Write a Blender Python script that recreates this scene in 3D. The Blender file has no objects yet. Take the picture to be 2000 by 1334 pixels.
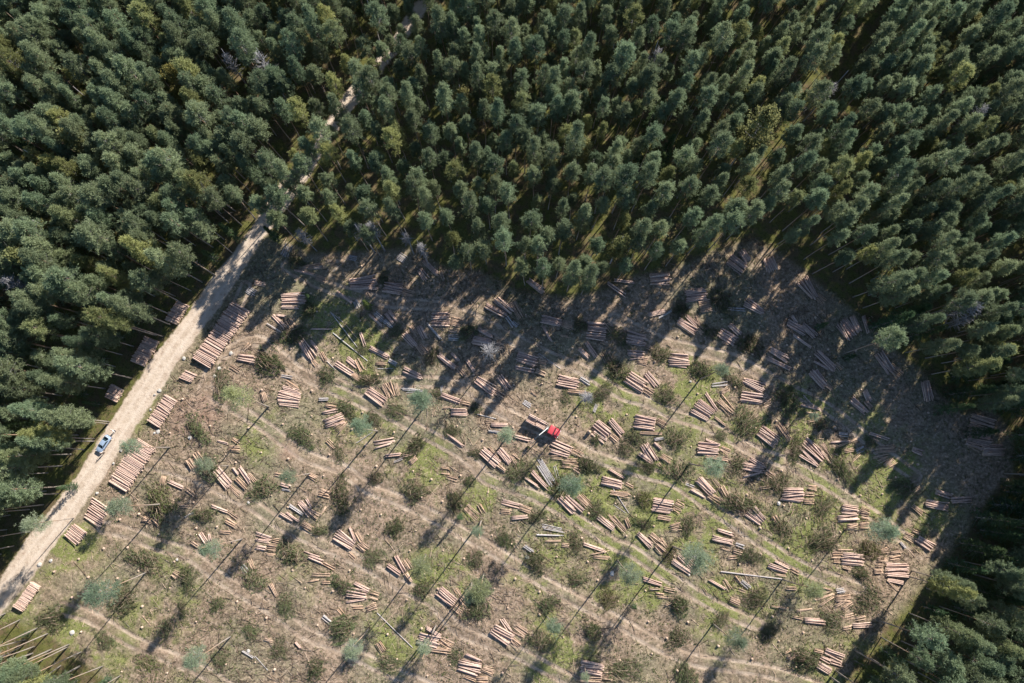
import bpy, bmesh, math
import numpy as np
from mathutils import Vector, Matrix, Euler

# ---------------------------------------------------------------- survey of the clearing (photo pixels of the 2000 x 1334 frame, turned into ground points)
# start x y, end x y, width, count, kind (s sawlog, p pulpwood, b birch) [, width at the end]
FANS = """556 501 566 479 18 9 b;630 519 588 524 14 6 p 6;576 527 614 536 6 3 s;612 524 630 521 6 3 b;617 541 636 547 14 6 p;681 501 697 505 10 5 b;778 499 792 509 15 6 b
552 585 598 582 22 11 s;553 578 586 573 4 3 b;552 600 586 601 5 3 s;684 555 738 551 22 11 s 26;750 560 787 568 20 9 s;787 570 808 576 18 8 p 14;657 569 688 592 5 3 s;693 588 702 602 10 5 b
819 526 835 548 12 5 s;828 510 858 540 8 5 s;861 530 868 547 8 4 p;534 617 558 640 8 5 s;563 625 572 640 14 7 p;523 633 551 650 2 2 b;540 616 560 618 4 2 s;608 642 648 643 4 2 s
733 611 750 626 10 6 b;751 626 768 640 10 5 b;722 614 748 637 5 3 s;757 609 772 630 16 6 s;789 652 813 678 14 5 s 10;802 637 816 658 10 5 p;818 637 830 662 10 5 s;818 674 832 690 16 8 p
843 624 879 626 28 10 s;881 627 900 631 20 8 p;876 659 896 660 11 6 b;876 646 900 647 8 5 p;837 634 862 663 4 3 b;949 598 990 618 12 6 s 14;968 584 1002 611 14 7 s;990 620 1004 640 8 4 b;1000 590 1018 622 14 8 p;1000 630 1010 640 8 4 b
933 642 962 659 6 5 s;924 664 962 672 16 8 s;964 673 985 678 14 8 p;857 694 890 720 9 6 s;893 716 908 735 9 5 p;882 690 898 706 5 3 s;912 704 927 727 6 4 s
588 666 612 705 14 7 s;607 666 622 686 6 3 s;626 688 636 705 10 5 p;610 704 620 715 8 4 p;656 710 690 732 16 7 s 10;678 700 700 718 12 5 s;696 702 708 725 12 7 p;688 730 703 742 10 6 p
723 680 760 698 9 5 s;735 709 757 711 6 4 p;760 704 776 712 8 5 b;738 720 770 720 2 1 b;704 650 714 676 6 4 s;713 568 722 585 8 5 p;789 718 826 736 8 4 s;788 727 824 741 4 3 s
1032 548 1062 572 12 7 s 10;1187 554 1222 578 7 4 s;1200 547 1240 552 6 4 s;1270 546 1309 543 22 10 s;1423 506 1454 528 22 10 s;1447 490 1462 512 14 7 s;1339 579 1380 573 24 11 s;1366 600 1388 595 24 14 p
1265 615 1300 608 8 4 s;1286 622 1312 607 3 3 b;1417 603 1454 606 6 4 b;1456 588 1490 612 22 8 s 10;1323 626 1358 648 15 8 s;1340 617 1362 638 8 4 s;1358 618 1368 634 8 4 p;1362 640 1375 650 16 9 p
1405 648 1437 668 20 10 s;1425 634 1446 654 10 6 s;1410 668 1425 672 6 4 p;1058 623 1097 632 16 7 s;1098 632 1118 637 14 7 p;1061 638 1076 667 5 3 s;1095 656 1112 659 4 3 p
1146 645 1184 648 34 14 s;1183 635 1195 645 20 6 p;1131 680 1150 698 8 5 s;1145 668 1167 698 8 5 s;1224 662 1262 668 20 9 s;1225 646 1263 658 3 2 s;1226 689 1260 691 12 6 s;1229 702 1258 697 3 1 s;1263 676 1277 682 10 6 p;1245 702 1266 705 16 9 p
1307 702 1347 706 26 11 s;1011 696 1050 709 20 9 s;1007 718 1045 726 8 5 s;1046 724 1065 732 10 6 p;1052 706 1068 709 8 5 p;1182 690 1190 708 20 6 p;1090 742 1130 751 24 10 s;1133 738 1152 751 9 5 b;1110 764 1150 768 8 6 p
1225 735 1260 758 26 11 s;1262 728 1285 755 12 5 s;1255 757 1275 770 14 8 p;1500 503 1512 530 24 9 s;1566 546 1592 585 26 9 s 12;1594 578 1610 592 16 8 p
1538 629 1574 650 14 7 s;1546 617 1558 632 6 4 s;1567 635 1592 660 12 6 s;1547 653 1583 678 5 3 s;1643 628 1668 658 26 10 s;1664 618 1680 650 12 6 s;1686 618 1697 652 8 4 s;1716 690 1742 728 20 8 s;1740 715 1760 735 16 8 p
1502 683 1538 704 11 6 s;1500 700 1545 722 8 5 s;1595 688 1632 722 14 8 s;1590 706 1622 722 4 3 s;1632 710 1645 722 8 5 p;1583 727 1612 757 12 7 s;1592 722 1612 748 8 4 s;1612 750 1625 760 10 6 p
1663 779 1693 806 14 7 s;1689 762 1700 785 10 5 s;1690 783 1702 798 10 6 p;1807 745 1815 785 18 8 s;1563 791 1602 801 6 3 s;1568 773 1590 795 3 1 s;1573 806 1597 808 5 3 p;1576 824 1600 817 4 2 p
1482 840 1518 866 24 10 s;1518 828 1542 862 14 6 p;1567 865 1605 900 30 11 s;1602 868 1625 905 16 7 p;1558 888 1600 912 5 4 s;1638 848 1655 850 8 4 b;1622 864 1660 862 4 2 s;1631 874 1676 855 3 2 p;1648 882 1668 876 8 4 p;1672 882 1688 874 12 4 b;1660 905 1682 884 4 2 p
1698 846 1736 858 6 4 s;1709 878 1750 875 14 7 p;1706 894 1735 888 6 3 p;1715 902 1735 892 8 4 p;1730 912 1746 897 12 6 p;1782 877 1802 885 10 6 s;1895 820 1940 835 30 11 s;1890 850 1935 860 38 14 s;1893 868 1915 880 12 7 p;1917 880 1958 880 22 9 s 26
1784 962 1800 950 8 5 p;1810 983 1852 992 16 8 s;1828 960 1856 968 10 6 s;1858 977 1898 975 14 6 s;1784 988 1806 1005 10 6 p;1527 965 1568 965 26 11 s;1576 952 1594 953 10 6 p;1568 978 1588 980 10 6 p;1570 965 1588 966 8 4 p;1523 974 1562 980 5 3 s
1643 993 1675 997 18 8 s;1635 1014 1675 1010 14 6 s;1681 992 1698 1000 12 6 p;1681 1005 1699 1008 14 7 p;1653 1028 1675 1025 10 6 p;1678 1026 1699 1026 14 8 p;1510 1008 1520 1028 14 7 p;1462 995 1488 1020 30 10 s 18
1163 826 1192 848 18 8 s;1158 845 1184 862 12 5 s;1192 820 1217 850 12 6 s;1193 850 1207 862 10 6 p;1239 822 1280 828 26 11 s;1284 820 1303 832 14 7 p;1252 845 1298 847 7 5 p;1279 859 1298 856 6 4 b
1258 868 1280 903 16 7 s;1249 886 1276 905 8 4 s;1277 865 1292 878 6 3 s;1291 890 1310 905 12 7 p;1285 905 1300 920 8 5 p;1358 790 1390 812 30 11 s 22;1378 767 1402 800 8 3 s;1403 782 1430 810 12 6 p;1411 771 1437 805 3 2 p;1350 803 1382 820 6 4 s;1395 815 1417 832 5 3 p
1391 752 1422 748 8 4 b;1408 768 1424 757 8 5 p;1451 743 1490 762 10 7 s 20;1447 775 1488 780 22 10 s;1488 773 1505 776 8 4 p;1490 790 1505 785 20 9 p;1363 874 1403 878 24 10 s;1378 858 1406 870 5 2 s;1407 875 1424 884 14 7 p;1378 892 1422 897 7 6 p
1448 910 1490 918 15 7 s;1463 896 1493 913 8 4 s;1450 931 1486 923 5 3 s;1492 920 1510 930 10 6 p;1481 953 1503 949 5 4 p;1476 934 1494 940 4 3 p;1363 935 1391 965 18 9 s;1348 957 1376 973 6 3 s;1392 935 1406 953 8 4 p;1407 950 1420 972 14 7 p;1383 968 1408 983 14 8 p;1339 945 1355 951 4 2 b
1078 864 1116 880 14 7 s;1075 880 1112 890 8 4 s;1115 880 1137 892 14 7 p;1077 893 1100 893 10 5 p;1098 904 1131 905 20 9 p;1120 915 1134 922 10 6 p;1176 938 1216 949 18 8 s;1190 917 1220 934 6 3 s;1222 943 1238 953 6 4 p;1193 962 1232 966 8 6 p
1275 985 1314 992 28 12 s;1317 985 1334 993 24 9 p;1285 1010 1311 1014 10 6 p;1308 1030 1330 1025 12 6 p;1092 972 1122 1000 12 6 s;1105 968 1140 1000 10 5 s;1128 968 1148 988 10 6 p;1134 965 1158 990 8 4 p;1167 1008 1200 1032 11 6 s;1195 1010 1222 1040 12 6 p;1222 1012 1232 1030 8 5 p;1188 1005 1205 1020 4 2 p
1054 898 1082 945 10 4 b;1052 910 1078 950 6 4 b;1038 920 1070 955 8 4 s;1024 931 1053 951 4 2 s;1083 910 1091 940 5 2 b;1022 784 1037 793 10 4 b;1037 765 1049 774 6 3 p;1006 852 1036 860 7 4 s;1160 805 1166 788 5 3 b
941 880 974 907 16 8 s;955 873 975 895 6 3 p;975 878 998 903 12 6 s;972 908 988 922 10 6 p;1000 888 1012 905 14 6 p;980 980 1020 990 11 5 s;1015 990 1038 998 10 6 p;978 998 1000 1000 10 5 p;1000 1012 1033 1008 8 4 s
551 735 572 739 6 3 b;545 773 587 778 22 9 s;550 766 587 776 4 2 s;553 757 585 765 8 4 s;546 788 585 793 7 3 s;560 745 585 762 8 4 p;515 768 519 785 10 6 p;623 780 642 780 6 4 b;636 790 658 795 10 6 p;630 806 660 800 6 3 s
635 828 672 816 16 7 s 22;655 840 675 822 22 7 p 10;718 763 752 788 18 9 s;755 748 767 775 20 10 p;773 750 778 775 8 4 p;786 759 825 763 6 3 b;793 768 820 765 2 1 b;862 772 900 786 10 5 s;901 785 920 790 7 4 p;865 798 885 796 5 3 p;881 805 914 806 14 6 s;863 753 861 774 3 1 b
930 742 968 768 16 7 s;975 735 995 760 14 6 s;968 765 985 775 12 7 p;874 849 906 873 5 3 s;949 823 970 824 4 2 p;959 830 992 831 8 4 s;955 842 976 845 5 3 b
730 866 772 858 8 3 s;733 875 770 865 4 2 s;753 890 784 887 8 4 s;800 905 815 893 10 6 p;770 902 788 895 4 2 b;785 890 806 885 8 4 p;638 860 652 876 10 5 p;861 913 878 916 4 2 p;861 924 879 926 3 2 p;873 930 895 936 8 4 p
536 926 555 930 10 5 p;548 945 568 950 7 4 s;550 955 568 958 6 3 b;603 927 619 935 10 6 p;546 1002 573 1018 4 2 s;560 1002 588 1022 5 3 s;565 987 592 1005 6 4 b;585 980 608 1005 12 5 s;598 974 609 992 5 2 s;600 995 622 1012 14 6 p;590 1022 610 1035 14 8 p;636 990 625 1010 4 3 p;624 960 645 966 16 8 p
910 990 935 1012 14 6 p;935 985 945 1003 10 5 p;467 698 502 702 16 6 s;479 683 490 671 8 4 p;452 715 470 726 7 4 p;483 565 500 575 16 7 b;498 552 520 556 10 5 s
426 861 447 866 4 3 s;455 857 470 865 6 4 p;447 875 471 877 12 6 p;382 885 395 903 16 8 p;368 898 380 915 12 6 p;322 930 318 948 10 6 p;331 940 362 953 7 4 s;365 955 382 968 8 5 p;420 920 448 952 10 6 s;428 914 455 945 6 3 s;450 950 468 968 8 5 p;462 935 482 955 12 7 p
455 914 466 928 5 3 s;468 912 490 942 8 4 s;486 925 500 943 6 4 p;414 988 445 1000 7 4 s;444 998 465 1012 7 4 p;442 1015 462 1026 10 6 p;352 988 370 990 7 4 p;362 1010 380 1000 4 3 b;278 1013 297 1022 14 7 p;298 1010 312 1025 10 6 p
391 1041 404 1060 10 4 s;409 1042 412 1056 5 2 s;375 1058 388 1067 6 4 p;430 1038 453 1040 5 4 p;472 1105 482 1118 12 5 b;486 1093 495 1113 10 5 p;338 1118 350 1125 12 6 p;475 1270 500 1285 4 2 b
500 1042 531 1052 8 3 s;500 1054 530 1058 5 3 s;500 1068 520 1072 10 5 s;522 1068 542 1070 12 6 p;519 1083 538 1084 5 3 p;532 1055 545 1058 8 5 p;655 1044 690 1067 28 9 s 16;683 1030 695 1058 4 2 s;695 1040 706 1060 8 5 p;700 1062 716 1075 14 8 p;682 1080 695 1090 6 4 p
604 1087 631 1098 10 5 s;595 1078 630 1090 3 1 s;632 1100 655 1112 8 5 p;611 1122 648 1122 7 4 p;604 1135 624 1131 3 2 p;629 1137 647 1135 6 4 p;757 1104 783 1122 10 5 s;773 1086 792 1118 9 5 s;790 1093 803 1112 12 6 p;792 1120 803 1138 12 7 p
677 1155 717 1162 22 8 s 16;692 1138 722 1153 8 5 s;677 1175 714 1169 4 2 s;722 1160 740 1166 16 6 p;691 1186 711 1186 8 5 p;716 1190 736 1182 10 6 p;857 1153 888 1178 22 9 s;890 1150 902 1165 10 4 p;885 1183 902 1195 12 7 p;900 1165 912 1180 12 6 p
962 1228 1000 1250 24 11 s;980 1208 1000 1235 8 3 s;1005 1225 1028 1240 22 9 p;1000 1248 1015 1262 12 7 p;818 1246 858 1258 22 9 s;833 1226 862 1243 7 4 s;860 1250 884 1262 16 7 p;833 1267 880 1272 8 6 p
897 1295 940 1303 15 7 s;911 1278 942 1291 6 3 s;894 1307 932 1320 6 3 s;942 1305 965 1312 12 6 p;908 1322 930 1328 8 5 p;932 1326 953 1328 12 6 p;738 1255 750 1273 12 6 p;529 1140 542 1165 6 4 p;631 1203 648 1217 8 4 b;661 1188 670 1201 7 3 p;518 1246 536 1250 8 5 p;579 1253 590 1266 3 2 s
1060 1025 1100 1033 5 2 b;1060 1031 1102 1040 4 2 b;1047 1044 1100 1046 3 2 b;1065 1057 1097 1056 4 2 p;1097 1065 1112 1066 8 5 p;1024 1065 1042 1078 8 4 b;1138 1061 1182 1076 6 4 s;1152 1083 1190 1077 3 2 p;1158 1087 1190 1090 7 4 p
1246 1042 1274 1066 9 6 s;1270 1042 1292 1062 12 6 p;1288 1050 1303 1070 8 4 p;1280 1065 1297 1080 12 7 p;1313 1095 1347 1118 10 6 s 8;1325 1085 1352 1112 9 5 s;1340 1088 1360 1108 8 4 p;1257 1131 1294 1143 8 4 s;1268 1152 1290 1150 6 3 p;1296 1150 1317 1155 8 4 p;1281 1160 1298 1161 7 4 p;1284 1166 1317 1167 5 3 p;1298 1183 1313 1177 5 3 p
1400 1034 1431 1043 6 4 s;1391 1050 1431 1059 12 6 s;1436 1062 1453 1068 8 4 b;1408 1070 1425 1075 3 2 p;1432 1076 1452 1080 10 5 p;1421 1090 1441 1088 8 5 p;1385 1133 1418 1152 5 3 s;1413 1132 1427 1152 8 4 p;1436 1125 1446 1140 6 3 p;1447 1135 1465 1150 8 4 b;1442 1150 1457 1158 8 4 p;1425 1170 1445 1178 12 6 p;1452 1118 1467 1150 2 1 p
1134 1300 1178 1308 26 11 s;1132 1324 1176 1326 14 6 p;1178 1318 1197 1320 16 7 p;1624 1083 1647 1083 14 7 p;1643 1090 1687 1093 24 10 s;1634 1073 1666 1074 3 2 p;1645 1107 1662 1112 6 4 p;1627 1096 1640 1097 8 5 p
1720 1078 1738 1074 8 4 p;1714 1093 1735 1091 10 6 p;1740 1094 1758 1093 6 3 p;1741 1090 1760 1084 3 2 p;1742 1079 1763 1077 3 2 p;1708 1116 1725 1116 10 7 p;1713 1103 1727 1106 8 4 p;1731 1113 1776 1115 28 12 s;1735 1133 1767 1140 7 4 s;1733 1133 1756 1153 3 2 p
1770 1043 1785 1050 10 5 p;1785 1036 1799 1042 9 5 p;1767 1050 1785 1063 5 3 p;1793 1052 1822 1073 14 7 s;1801 1050 1830 1065 3 2 s;1760 1060 1770 1073 6 3 b;1777 1075 1790 1090 2 1 p;1785 1070 1800 1083 2 1 p;1500 1104 1539 1117 10 5 s;1511 1095 1541 1109 3 2 s;1544 1112 1560 1121 9 5 p;1514 1122 1535 1125 3 2 p;1536 1149 1556 1149 7 5 p
1603 1147 1625 1152 5 3 p;1590 1170 1627 1157 12 5 p;1598 1185 1628 1165 3 2 p;1633 1155 1650 1153 10 5 b;1632 1170 1662 1170 14 7 p;1630 1185 1655 1170 10 5 p;1645 1190 1664 1175 8 4 p;1572 1211 1613 1214 10 6 s;1548 1205 1568 1208 5 3 p;1555 1193 1586 1189 5 3 p;1507 1184 1540 1188 3 2 p
1642 1208 1672 1200 12 5 p;1672 1209 1692 1204 7 4 p;1666 1222 1707 1220 8 4 s;1645 1227 1664 1224 6 4 p;1612 1270 1647 1286 12 6 s;1596 1297 1622 1312 14 7 s;1602 1283 1622 1292 8 4 s;1590 1270 1608 1275 10 6 p;1620 1290 1645 1298 8 4 s;1532 1276 1545 1268 4 3 p;1538 1287 1553 1275 10 6 p"""
# roadside decks: from x y to x y (mid line of the deck), log vector x y, top logs, layers, label phrase
DECKS = [
    (474, 598, 396, 712, 33, 19, 46, 4, "the longest roadside deck, right of the road"),
    (360, 593, 336, 631, 22, 9, 20, 4, "the shaded deck left of the road near the bend"),
    (300, 663, 271, 712, 25, 10, 24, 4, "the middle deck left of the road"),
    (232, 756, 218, 781, 22, 12, 12, 3, "the lowest deck left of the road"),
    (338, 777, 302, 831, 22, 14, 24, 3, "the narrow deck between the road and the bare landing"),
    (290, 866, 231, 952, 34, 20, 40, 3, "the long sunlit deck right of the silver car"),
    (198, 980, 181, 1022, 30, 20, 10, 2, "the loose deck under the pale roadside pine"),
    (158, 1032, 140, 1055, 25, 18, 11, 2, "the small square deck by the lower road bend"),
    (74, 1140, 39, 1189, 17, 10, 26, 3, "the short-log deck in the bottom left corner"),
    (377, 728, 364, 743, 22, 9, 8, 2, "the small heap at the foot of the longest deck"),
]
# brush heaps: x y radius
BRUSH = """527 705 32;433 752 27;388 838 24;588 852 25;515 955 28;316 978 32;410 915 26;397 1005 20;282 1095 28;237 1175 32;102 1207 28;366 1131 20;325 1225 20;205 1250 20;290 1300 25;495 1132 26;425 1180 16;490 1230 16;570 1083 26;668 1142 22;560 1184 22;670 1225 28;545 1268 21;618 1305 20;757 1293 24;889 1282 17;622 1036 14;727 1090 22;823 1150 22;772 1030 20;928 1190 26;928 1092 20;985 1052 20
678 800 20;727 818 18;640 735 22;772 800 22;722 742 20;660 885 16;665 970 28;810 962 25;890 978 22;915 940 14;735 935 16;810 872 22;882 842 16;930 886 14;930 800 14;856 770 14;575 655 26;707 683 14;775 648 20;845 700 18;604 608 18;578 510 20;915 650 20;750 545 16
1212 660 24;1132 636 18;1410 590 28;1330 605 24;1388 648 20;1465 675 26;1205 722 26;1290 692 24;1370 722 24;1302 776 27;1172 768 24;1436 748 20;1455 828 32;1320 858 26;1240 855 22;1222 875 18;1165 858 12;1266 912 18;1328 922 30;1146 908 24;1095 952 26;1256 975 22;1443 985 30;1437 910 20;1408 853 15;1165 998 20;1010 922 24;1345 1025 22;1255 1022 18;1045 1010 15;1105 778 16
1767 952 26;1537 780 30;1600 830 16;1552 878 22;1640 912 28;1515 945 24;1605 990 22;1602 1055 26;1725 1030 26;1695 1075 24;1528 1035 22;1697 1172 30;1625 1212 24;1575 1288 26;1682 1122 18;1700 862 16
1123 1062 20;1045 1098 22;1125 1130 18;1186 1170 22;1325 1180 22;1308 1082 18;1473 1168 24;1463 1085 22;1325 1248 24;1407 1210 17;1155 1230 20;1055 1250 24;1215 1310 28;1338 1318 25;1068 1180 20;1500 1235 20;430 1290 18;355 1190 12"""
# pines left standing in the clearing: base x y, crown x y, crown scale, label
PINES = [
    (451, 1243, 384, 1284, 1.0, "lone pine low in the left of the clearing, thin grey-green crown"),
    (283, 1119, 203, 1156, 1.3, "tall pine with broad pale crown beside the brush heap, lower left"),
    (318, 984, 234, 990, 1.1, "tall bare-trunked pine with its crown over the loose roadside deck"),
    (332, 874, 255, 872, 0.8, "slim pine leaning its thin crown over the long sunlit deck"),
    (144, 1012, 76, 1022, 1.1, "grey thinly needled pine hanging over the road's lower bend"),
    (472, 1053, 407, 1073, 0.85, "slim pine with small bright crown above short pulpwood, left"),
    (525, 795, 467, 775, 1.25, "thick pine with pale round crown beside the bare landing"),
    (446, 910, 400, 906, 0.8, "thin pole pine whose crown hides a brush heap, left of centre"),
    (605, 925, 562, 931, 0.8, "thin pine with faint crown between two short log heaps"),
    (737, 842, 703, 832, 1.0, "forked-shadow pine with dense round crown, upper left of centre"),
    (828, 796, 821, 782, 1.2, "pine with large misty crown beside grey birch logs, centre left"),
    (991, 853, 989, 849, 0.8, "small-crowned pine just left of the red log truck"),
    (940, 1017, 932, 1040, 0.6, "slender pine with tiny crown beside the central skid trail"),
    (945, 1120, 937, 1150, 1.2, "pine with dark full crown next to a leaning bare pole"),
    (921, 1138, 916, 1168, 0.7, "thin crooked pine standing against the full-crowned pine"),
    (832, 1084, 823, 1106, 1.0, "pine with pale crown right of a fan of short logs, lower centre"),
    (720, 1228, 689, 1268, 0.9, "pine with tight bright round crown on the lower skid trail"),
    (851, 1222, 826, 1270, 0.7, "thin pine rising out of a log fan at the lower centre"),
    (1068, 1203, 1081, 1222, 0.9, "small pale pine right of the lowest central log fan"),
    (1206, 1094, 1231, 1122, 1.0, "pine with curved orange trunk and pale open crown"),
    (1314, 1068, 1356, 1088, 1.3, "pine with long drooping grey crown, right of lower centre"),
    (1393, 1219, 1439, 1250, 0.9, "pine with fresh green crown near the bottom right trail"),
    (1368, 740, 1412, 720, 0.75, "pine with bent dark trunk and small green crown"),
    (1346, 905, 1396, 912, 0.95, "pine with hooked dark trunk over a brush heap, right of centre"),
    (1102, 940, 1116, 948, 1.15, "pine with dense bright crown above a brush heap, centre"),
    (1650, 1034, 1722, 1036, 1.1, "pine with long arched trunk near the right forest edge"),
    (1528, 1131, 1589, 1152, 0.95, "pine standing over the fallen white trunk, lower right"),
    (1550, 821, 1592, 812, 0.5, "thin pole pine above a sunlit log fan at the right"),
    (1142, 1298, 1143, 1322, 0.6, "thin pine standing on the log pile at the bottom edge"),
]
SNAGS = [  # dead trees: crown x y, crown z, scale, label
    (1149, 774, 15, .9, "bluish dead snag upper right of the red log truck"),
    (955, 687, 12, 1.3, "bare white dead tree among shaded log piles at the clearing's top"),
    (590, 460, 11, 1.3, "bare grey dead tree where the road leaves the clearing"),
    (702, 447, 16, .9, "leftmost of the grey dead trees along the upper forest edge"),
    (722, 441, 17, .9, "dead grey tree touching the green pine at the upper edge"),
    (791, 461, 13, .9, "small dead tree right of two grey ones at the upper edge"),
    (822, 482, 14, .9, "drooping dead tree right of the birch pile at the upper edge"),
    (1282, 107, 17, .9, "pale dead treetop among green pines, top right of centre"),
    (1636, 160, 17, .7, "small white dead treetop by the grassy ride, top right"),
    (1894, 234, 15, 1.3, "bleached dead tree with wide branches, upper right"),
    (1890, 604, 17, 1.2, "pale bluish dead tree among the pines at the right"),
    (1880, 626, 14, .9, "lower dead tree beside the pale bluish one at the right"),
    (24, 552, 17, 1.1, "white dead treetop near the left photo edge"),
    (512, 122, 17, 1.0, "grey dead treetop high in the upper left forest"),
    (443, 112, 17, .9, "dead twiggy top between green crowns, upper left forest"),
]
YELLOWS = [  # birches and yellowing broadleaves: crown x y, z, scale, label
    (1468, 268, 15, 1.5, "big yellow-green broadleaf crown at the right of the upper forest"),
    (1498, 240, 14, 1.0, "smaller yellow-green crown above the big yellow one"),
    (80, 312, 15, .9, "yellow broadleaf near the left edge, upper forest"),
    (150, 272, 16, 1.0, "golden-tipped broadleaf tree in the upper left forest"),
    (168, 190, 14, .7, "small orange-tinged crown in the upper left forest"),
    (216, 318, 15, 1.0, "brownish yellow crown right of the golden ones, upper left"),
    (352, 162, 14, 1.1, "olive yellow crown beside a dark gap, upper left"),
    (1765, 10, 12, .8, "olive crown at the top photo edge, right"),
    (1799, 14, 12, .8, "golden crown at the top edge beside an olive one"),
    (1823, 37, 10, .7, "small brownish crown in the dark gap, top right"),
    (1846, 36, 10, .7, "small olive crown in the dark gap, top right"),
    (1890, 48, 11, 1.1, "widest golden crown in the dark gap, top right"),
    (1903, 418, 10, .8, "yellow sunlit crown at the right, upper half"),
    (898, 182, 14, .9, "yellow-green crown upper centre among grey pines"),
    (722, 25, 14, .8, "olive-green crown beside the hidden road at the top"),
    (1165, 96, 13, .8, "brown-tinged crown below the dark gap, top centre"),
    (1192, 108, 13, .8, "yellow-brown crown right of the brown-tinged one, top centre"),
    (1138, 282, 14, .9, "dull yellow crown in the middle of the upper forest"),
    (66, 512, 15, 1.2, "large yellow-green crown at the left, mid height"),
    (86, 440, 15, .8, "dull yellow crown above the large yellow one, left"),
    (1210, 478, 14, .9, "olive crown at the upper clearing edge, centre right"),
]
SPRUCES = [  # base x y, height, label
    (1236, 1181, 4.5, "dark young spruce beside a trunk's shadow, lower right"),
    (900, 1008, 5.5, "young spruce at the shadow's bend, centre"),
    (470, 470, 11, "light green spruce left of the road near the bend"),
    (425, 510, 9, "small spruce beside the shaded road stretch"),
    (1246, 310, 13, "dark blue-green spruce among grey pines, upper right of centre"),
    (1705, 640, 15, "dark spruce at the right forest edge above shaded logs"),
    (1740, 625, 17, "taller dark spruce behind the shaded logs at the right edge"),
    (1772, 660, 14, "dark spruce between pines at the right edge"),
    (1855, 770, 14, "dark spruce over the log pile in the right shade"),
    (1885, 720, 16, "broad dark spruce in the right-hand dark stand"),
    (1930, 790, 15, "dark spruce deep in the right-hand stand"),
    (1975, 850, 17, "dark spruce near the right photo edge"),
    (1965, 960, 15, "spruce with light tips beside the right corner logs"),
    (1905, 1010, 14, "spruce at the top of the lower right stand"),
    (1875, 1060, 13, "spruce on the shaded edge of the lower right stand"),
    (1950, 1040, 16, "tall spruce behind the lower right forest edge"),
    (1855, 1100, 12, "low dark spruce below the corner path, right"),
    (1670, 1290, 9, "bright young spruce at the bottom right edge"),
    (1700, 1320, 9, "young spruce at the bottom edge beside the last log fan"),
    (150, 950, 7, "young spruce on the left verge of the road"),
    (195, 790, 6, "small spruce under the lowest left deck"),
    (60, 1235, 5, "young spruce between bare trunks, bottom left"),
    (215, 1325, 6, "bushy young spruce at the bottom left edge"),
    (150, 1330, 6, "young spruce under the leaning trunks, bottom left"),
    (610, 585, 6, "dark young spruce in the upper left shade of the clearing"),
    (722, 600, 7, "dark spruce in the clearing's upper shade, left of centre"),
    (545, 470, 9, "dark spruce at the clearing's top left corner"),
    (1650, 700, 6, "small spruce in the shaded right part of the clearing"),
    (1595, 640, 6, "young spruce by the shaded log piles, upper right"),
]
# leaning trunks of the bottom left corner: base x y
CORNER = [(10, 1198), (40, 1210), (72, 1227), (92, 1238), (48, 1250), (40, 1265), (66, 1263), (62, 1277), (12, 1280), (134, 1259), (131, 1264), (157, 1274), (117, 1301), (201, 1301), (234, 1320), (20, 1300)]
EDGE = [(213, 824), (212, 828), (185, 857), (184, 862), (114, 880), (65, 947), (129, 949), (115, 964), (60, 1038), (28, 1066), (172, 752), (225, 716), (305, 655), (318, 657), (330, 613), (333, 634), (1783, 1116), (1778, 1127), (1718, 1213), (1722, 1245), (1670, 1270), (1632, 1310), (1622, 1322), (342, 578), (353, 590), (640, 470), (697, 468), (720, 490), (743, 500), (921, 528), (899, 545), (845, 470), (1107, 570), (1135, 575), (1300, 520), (1495, 500), (1650, 690), (1960, 925)]
ROAD = [(-90, 1265), (-30, 1198), (20, 1140), (75, 1065), (130, 990), (180, 920), (215, 868), (252, 812), (291, 752), (332, 692), (370, 642), (400, 600), (427, 560), (457, 520), (492, 470), (530, 415), (562, 370), (602, 320), (652, 240), (702, 170), (762, 100), (822, 15), (870, -60)]
TRAILS = [
    [(400, 760), (450, 790), (520, 835), (595, 890), (665, 915), (717, 953), (805, 988), (885, 1031), (955, 1070), (1060, 1136), (1130, 1175), (1217, 1220), (1305, 1270), (1375, 1294), (1500, 1312), (1600, 1345)],
    [(440, 690), (500, 665), (546, 695), (577, 722), (630, 750), (700, 782), (770, 813), (833, 848), (892, 880), (927, 908), (955, 937), (1046, 968), (1130, 1017), (1200, 1063), (1235, 1077), (1305, 1126), (1400, 1185), (1480, 1220)],
    [(600, 690), (700, 745), (823, 745), (910, 757), (967, 796), (1060, 842), (1107, 859), (1160, 890), (1265, 925), (1317, 940), (1387, 990), (1422, 1013), (1490, 1060), (1570, 1110), (1680, 1150)],
    [(1000, 660), (1080, 700), (1139, 722), (1212, 768), (1265, 785), (1317, 810), (1370, 827), (1422, 852), (1475, 883), (1545, 908), (1597, 936), (1660, 975), (1740, 1030), (1800, 1080)],
    [(1200, 620), (1290, 665), (1370, 685), (1440, 705), (1540, 760), (1620, 800), (1720, 880), (1790, 930)],
    [(200, 1030), (250, 1042), (302, 1063), (372, 1084), (425, 1126), (488, 1164), (547, 1199), (600, 1238), (670, 1266), (775, 1318), (850, 1350)],
    [(250, 900), (337, 916), (407, 944), (495, 989), (547, 1024), (635, 1066), (705, 1098), (775, 1140), (845, 1175), (902, 1234), (1007, 1273), (1100, 1322), (1160, 1350)],
    [(120, 1190), (175, 1205), (250, 1250), (325, 1283), (400, 1313), (450, 1345)],
    [(560, 520), (640, 560), (760, 590), (860, 600), (960, 640), (1040, 690)],
    [(480, 560), (430, 680), (400, 760)],
]
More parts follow.
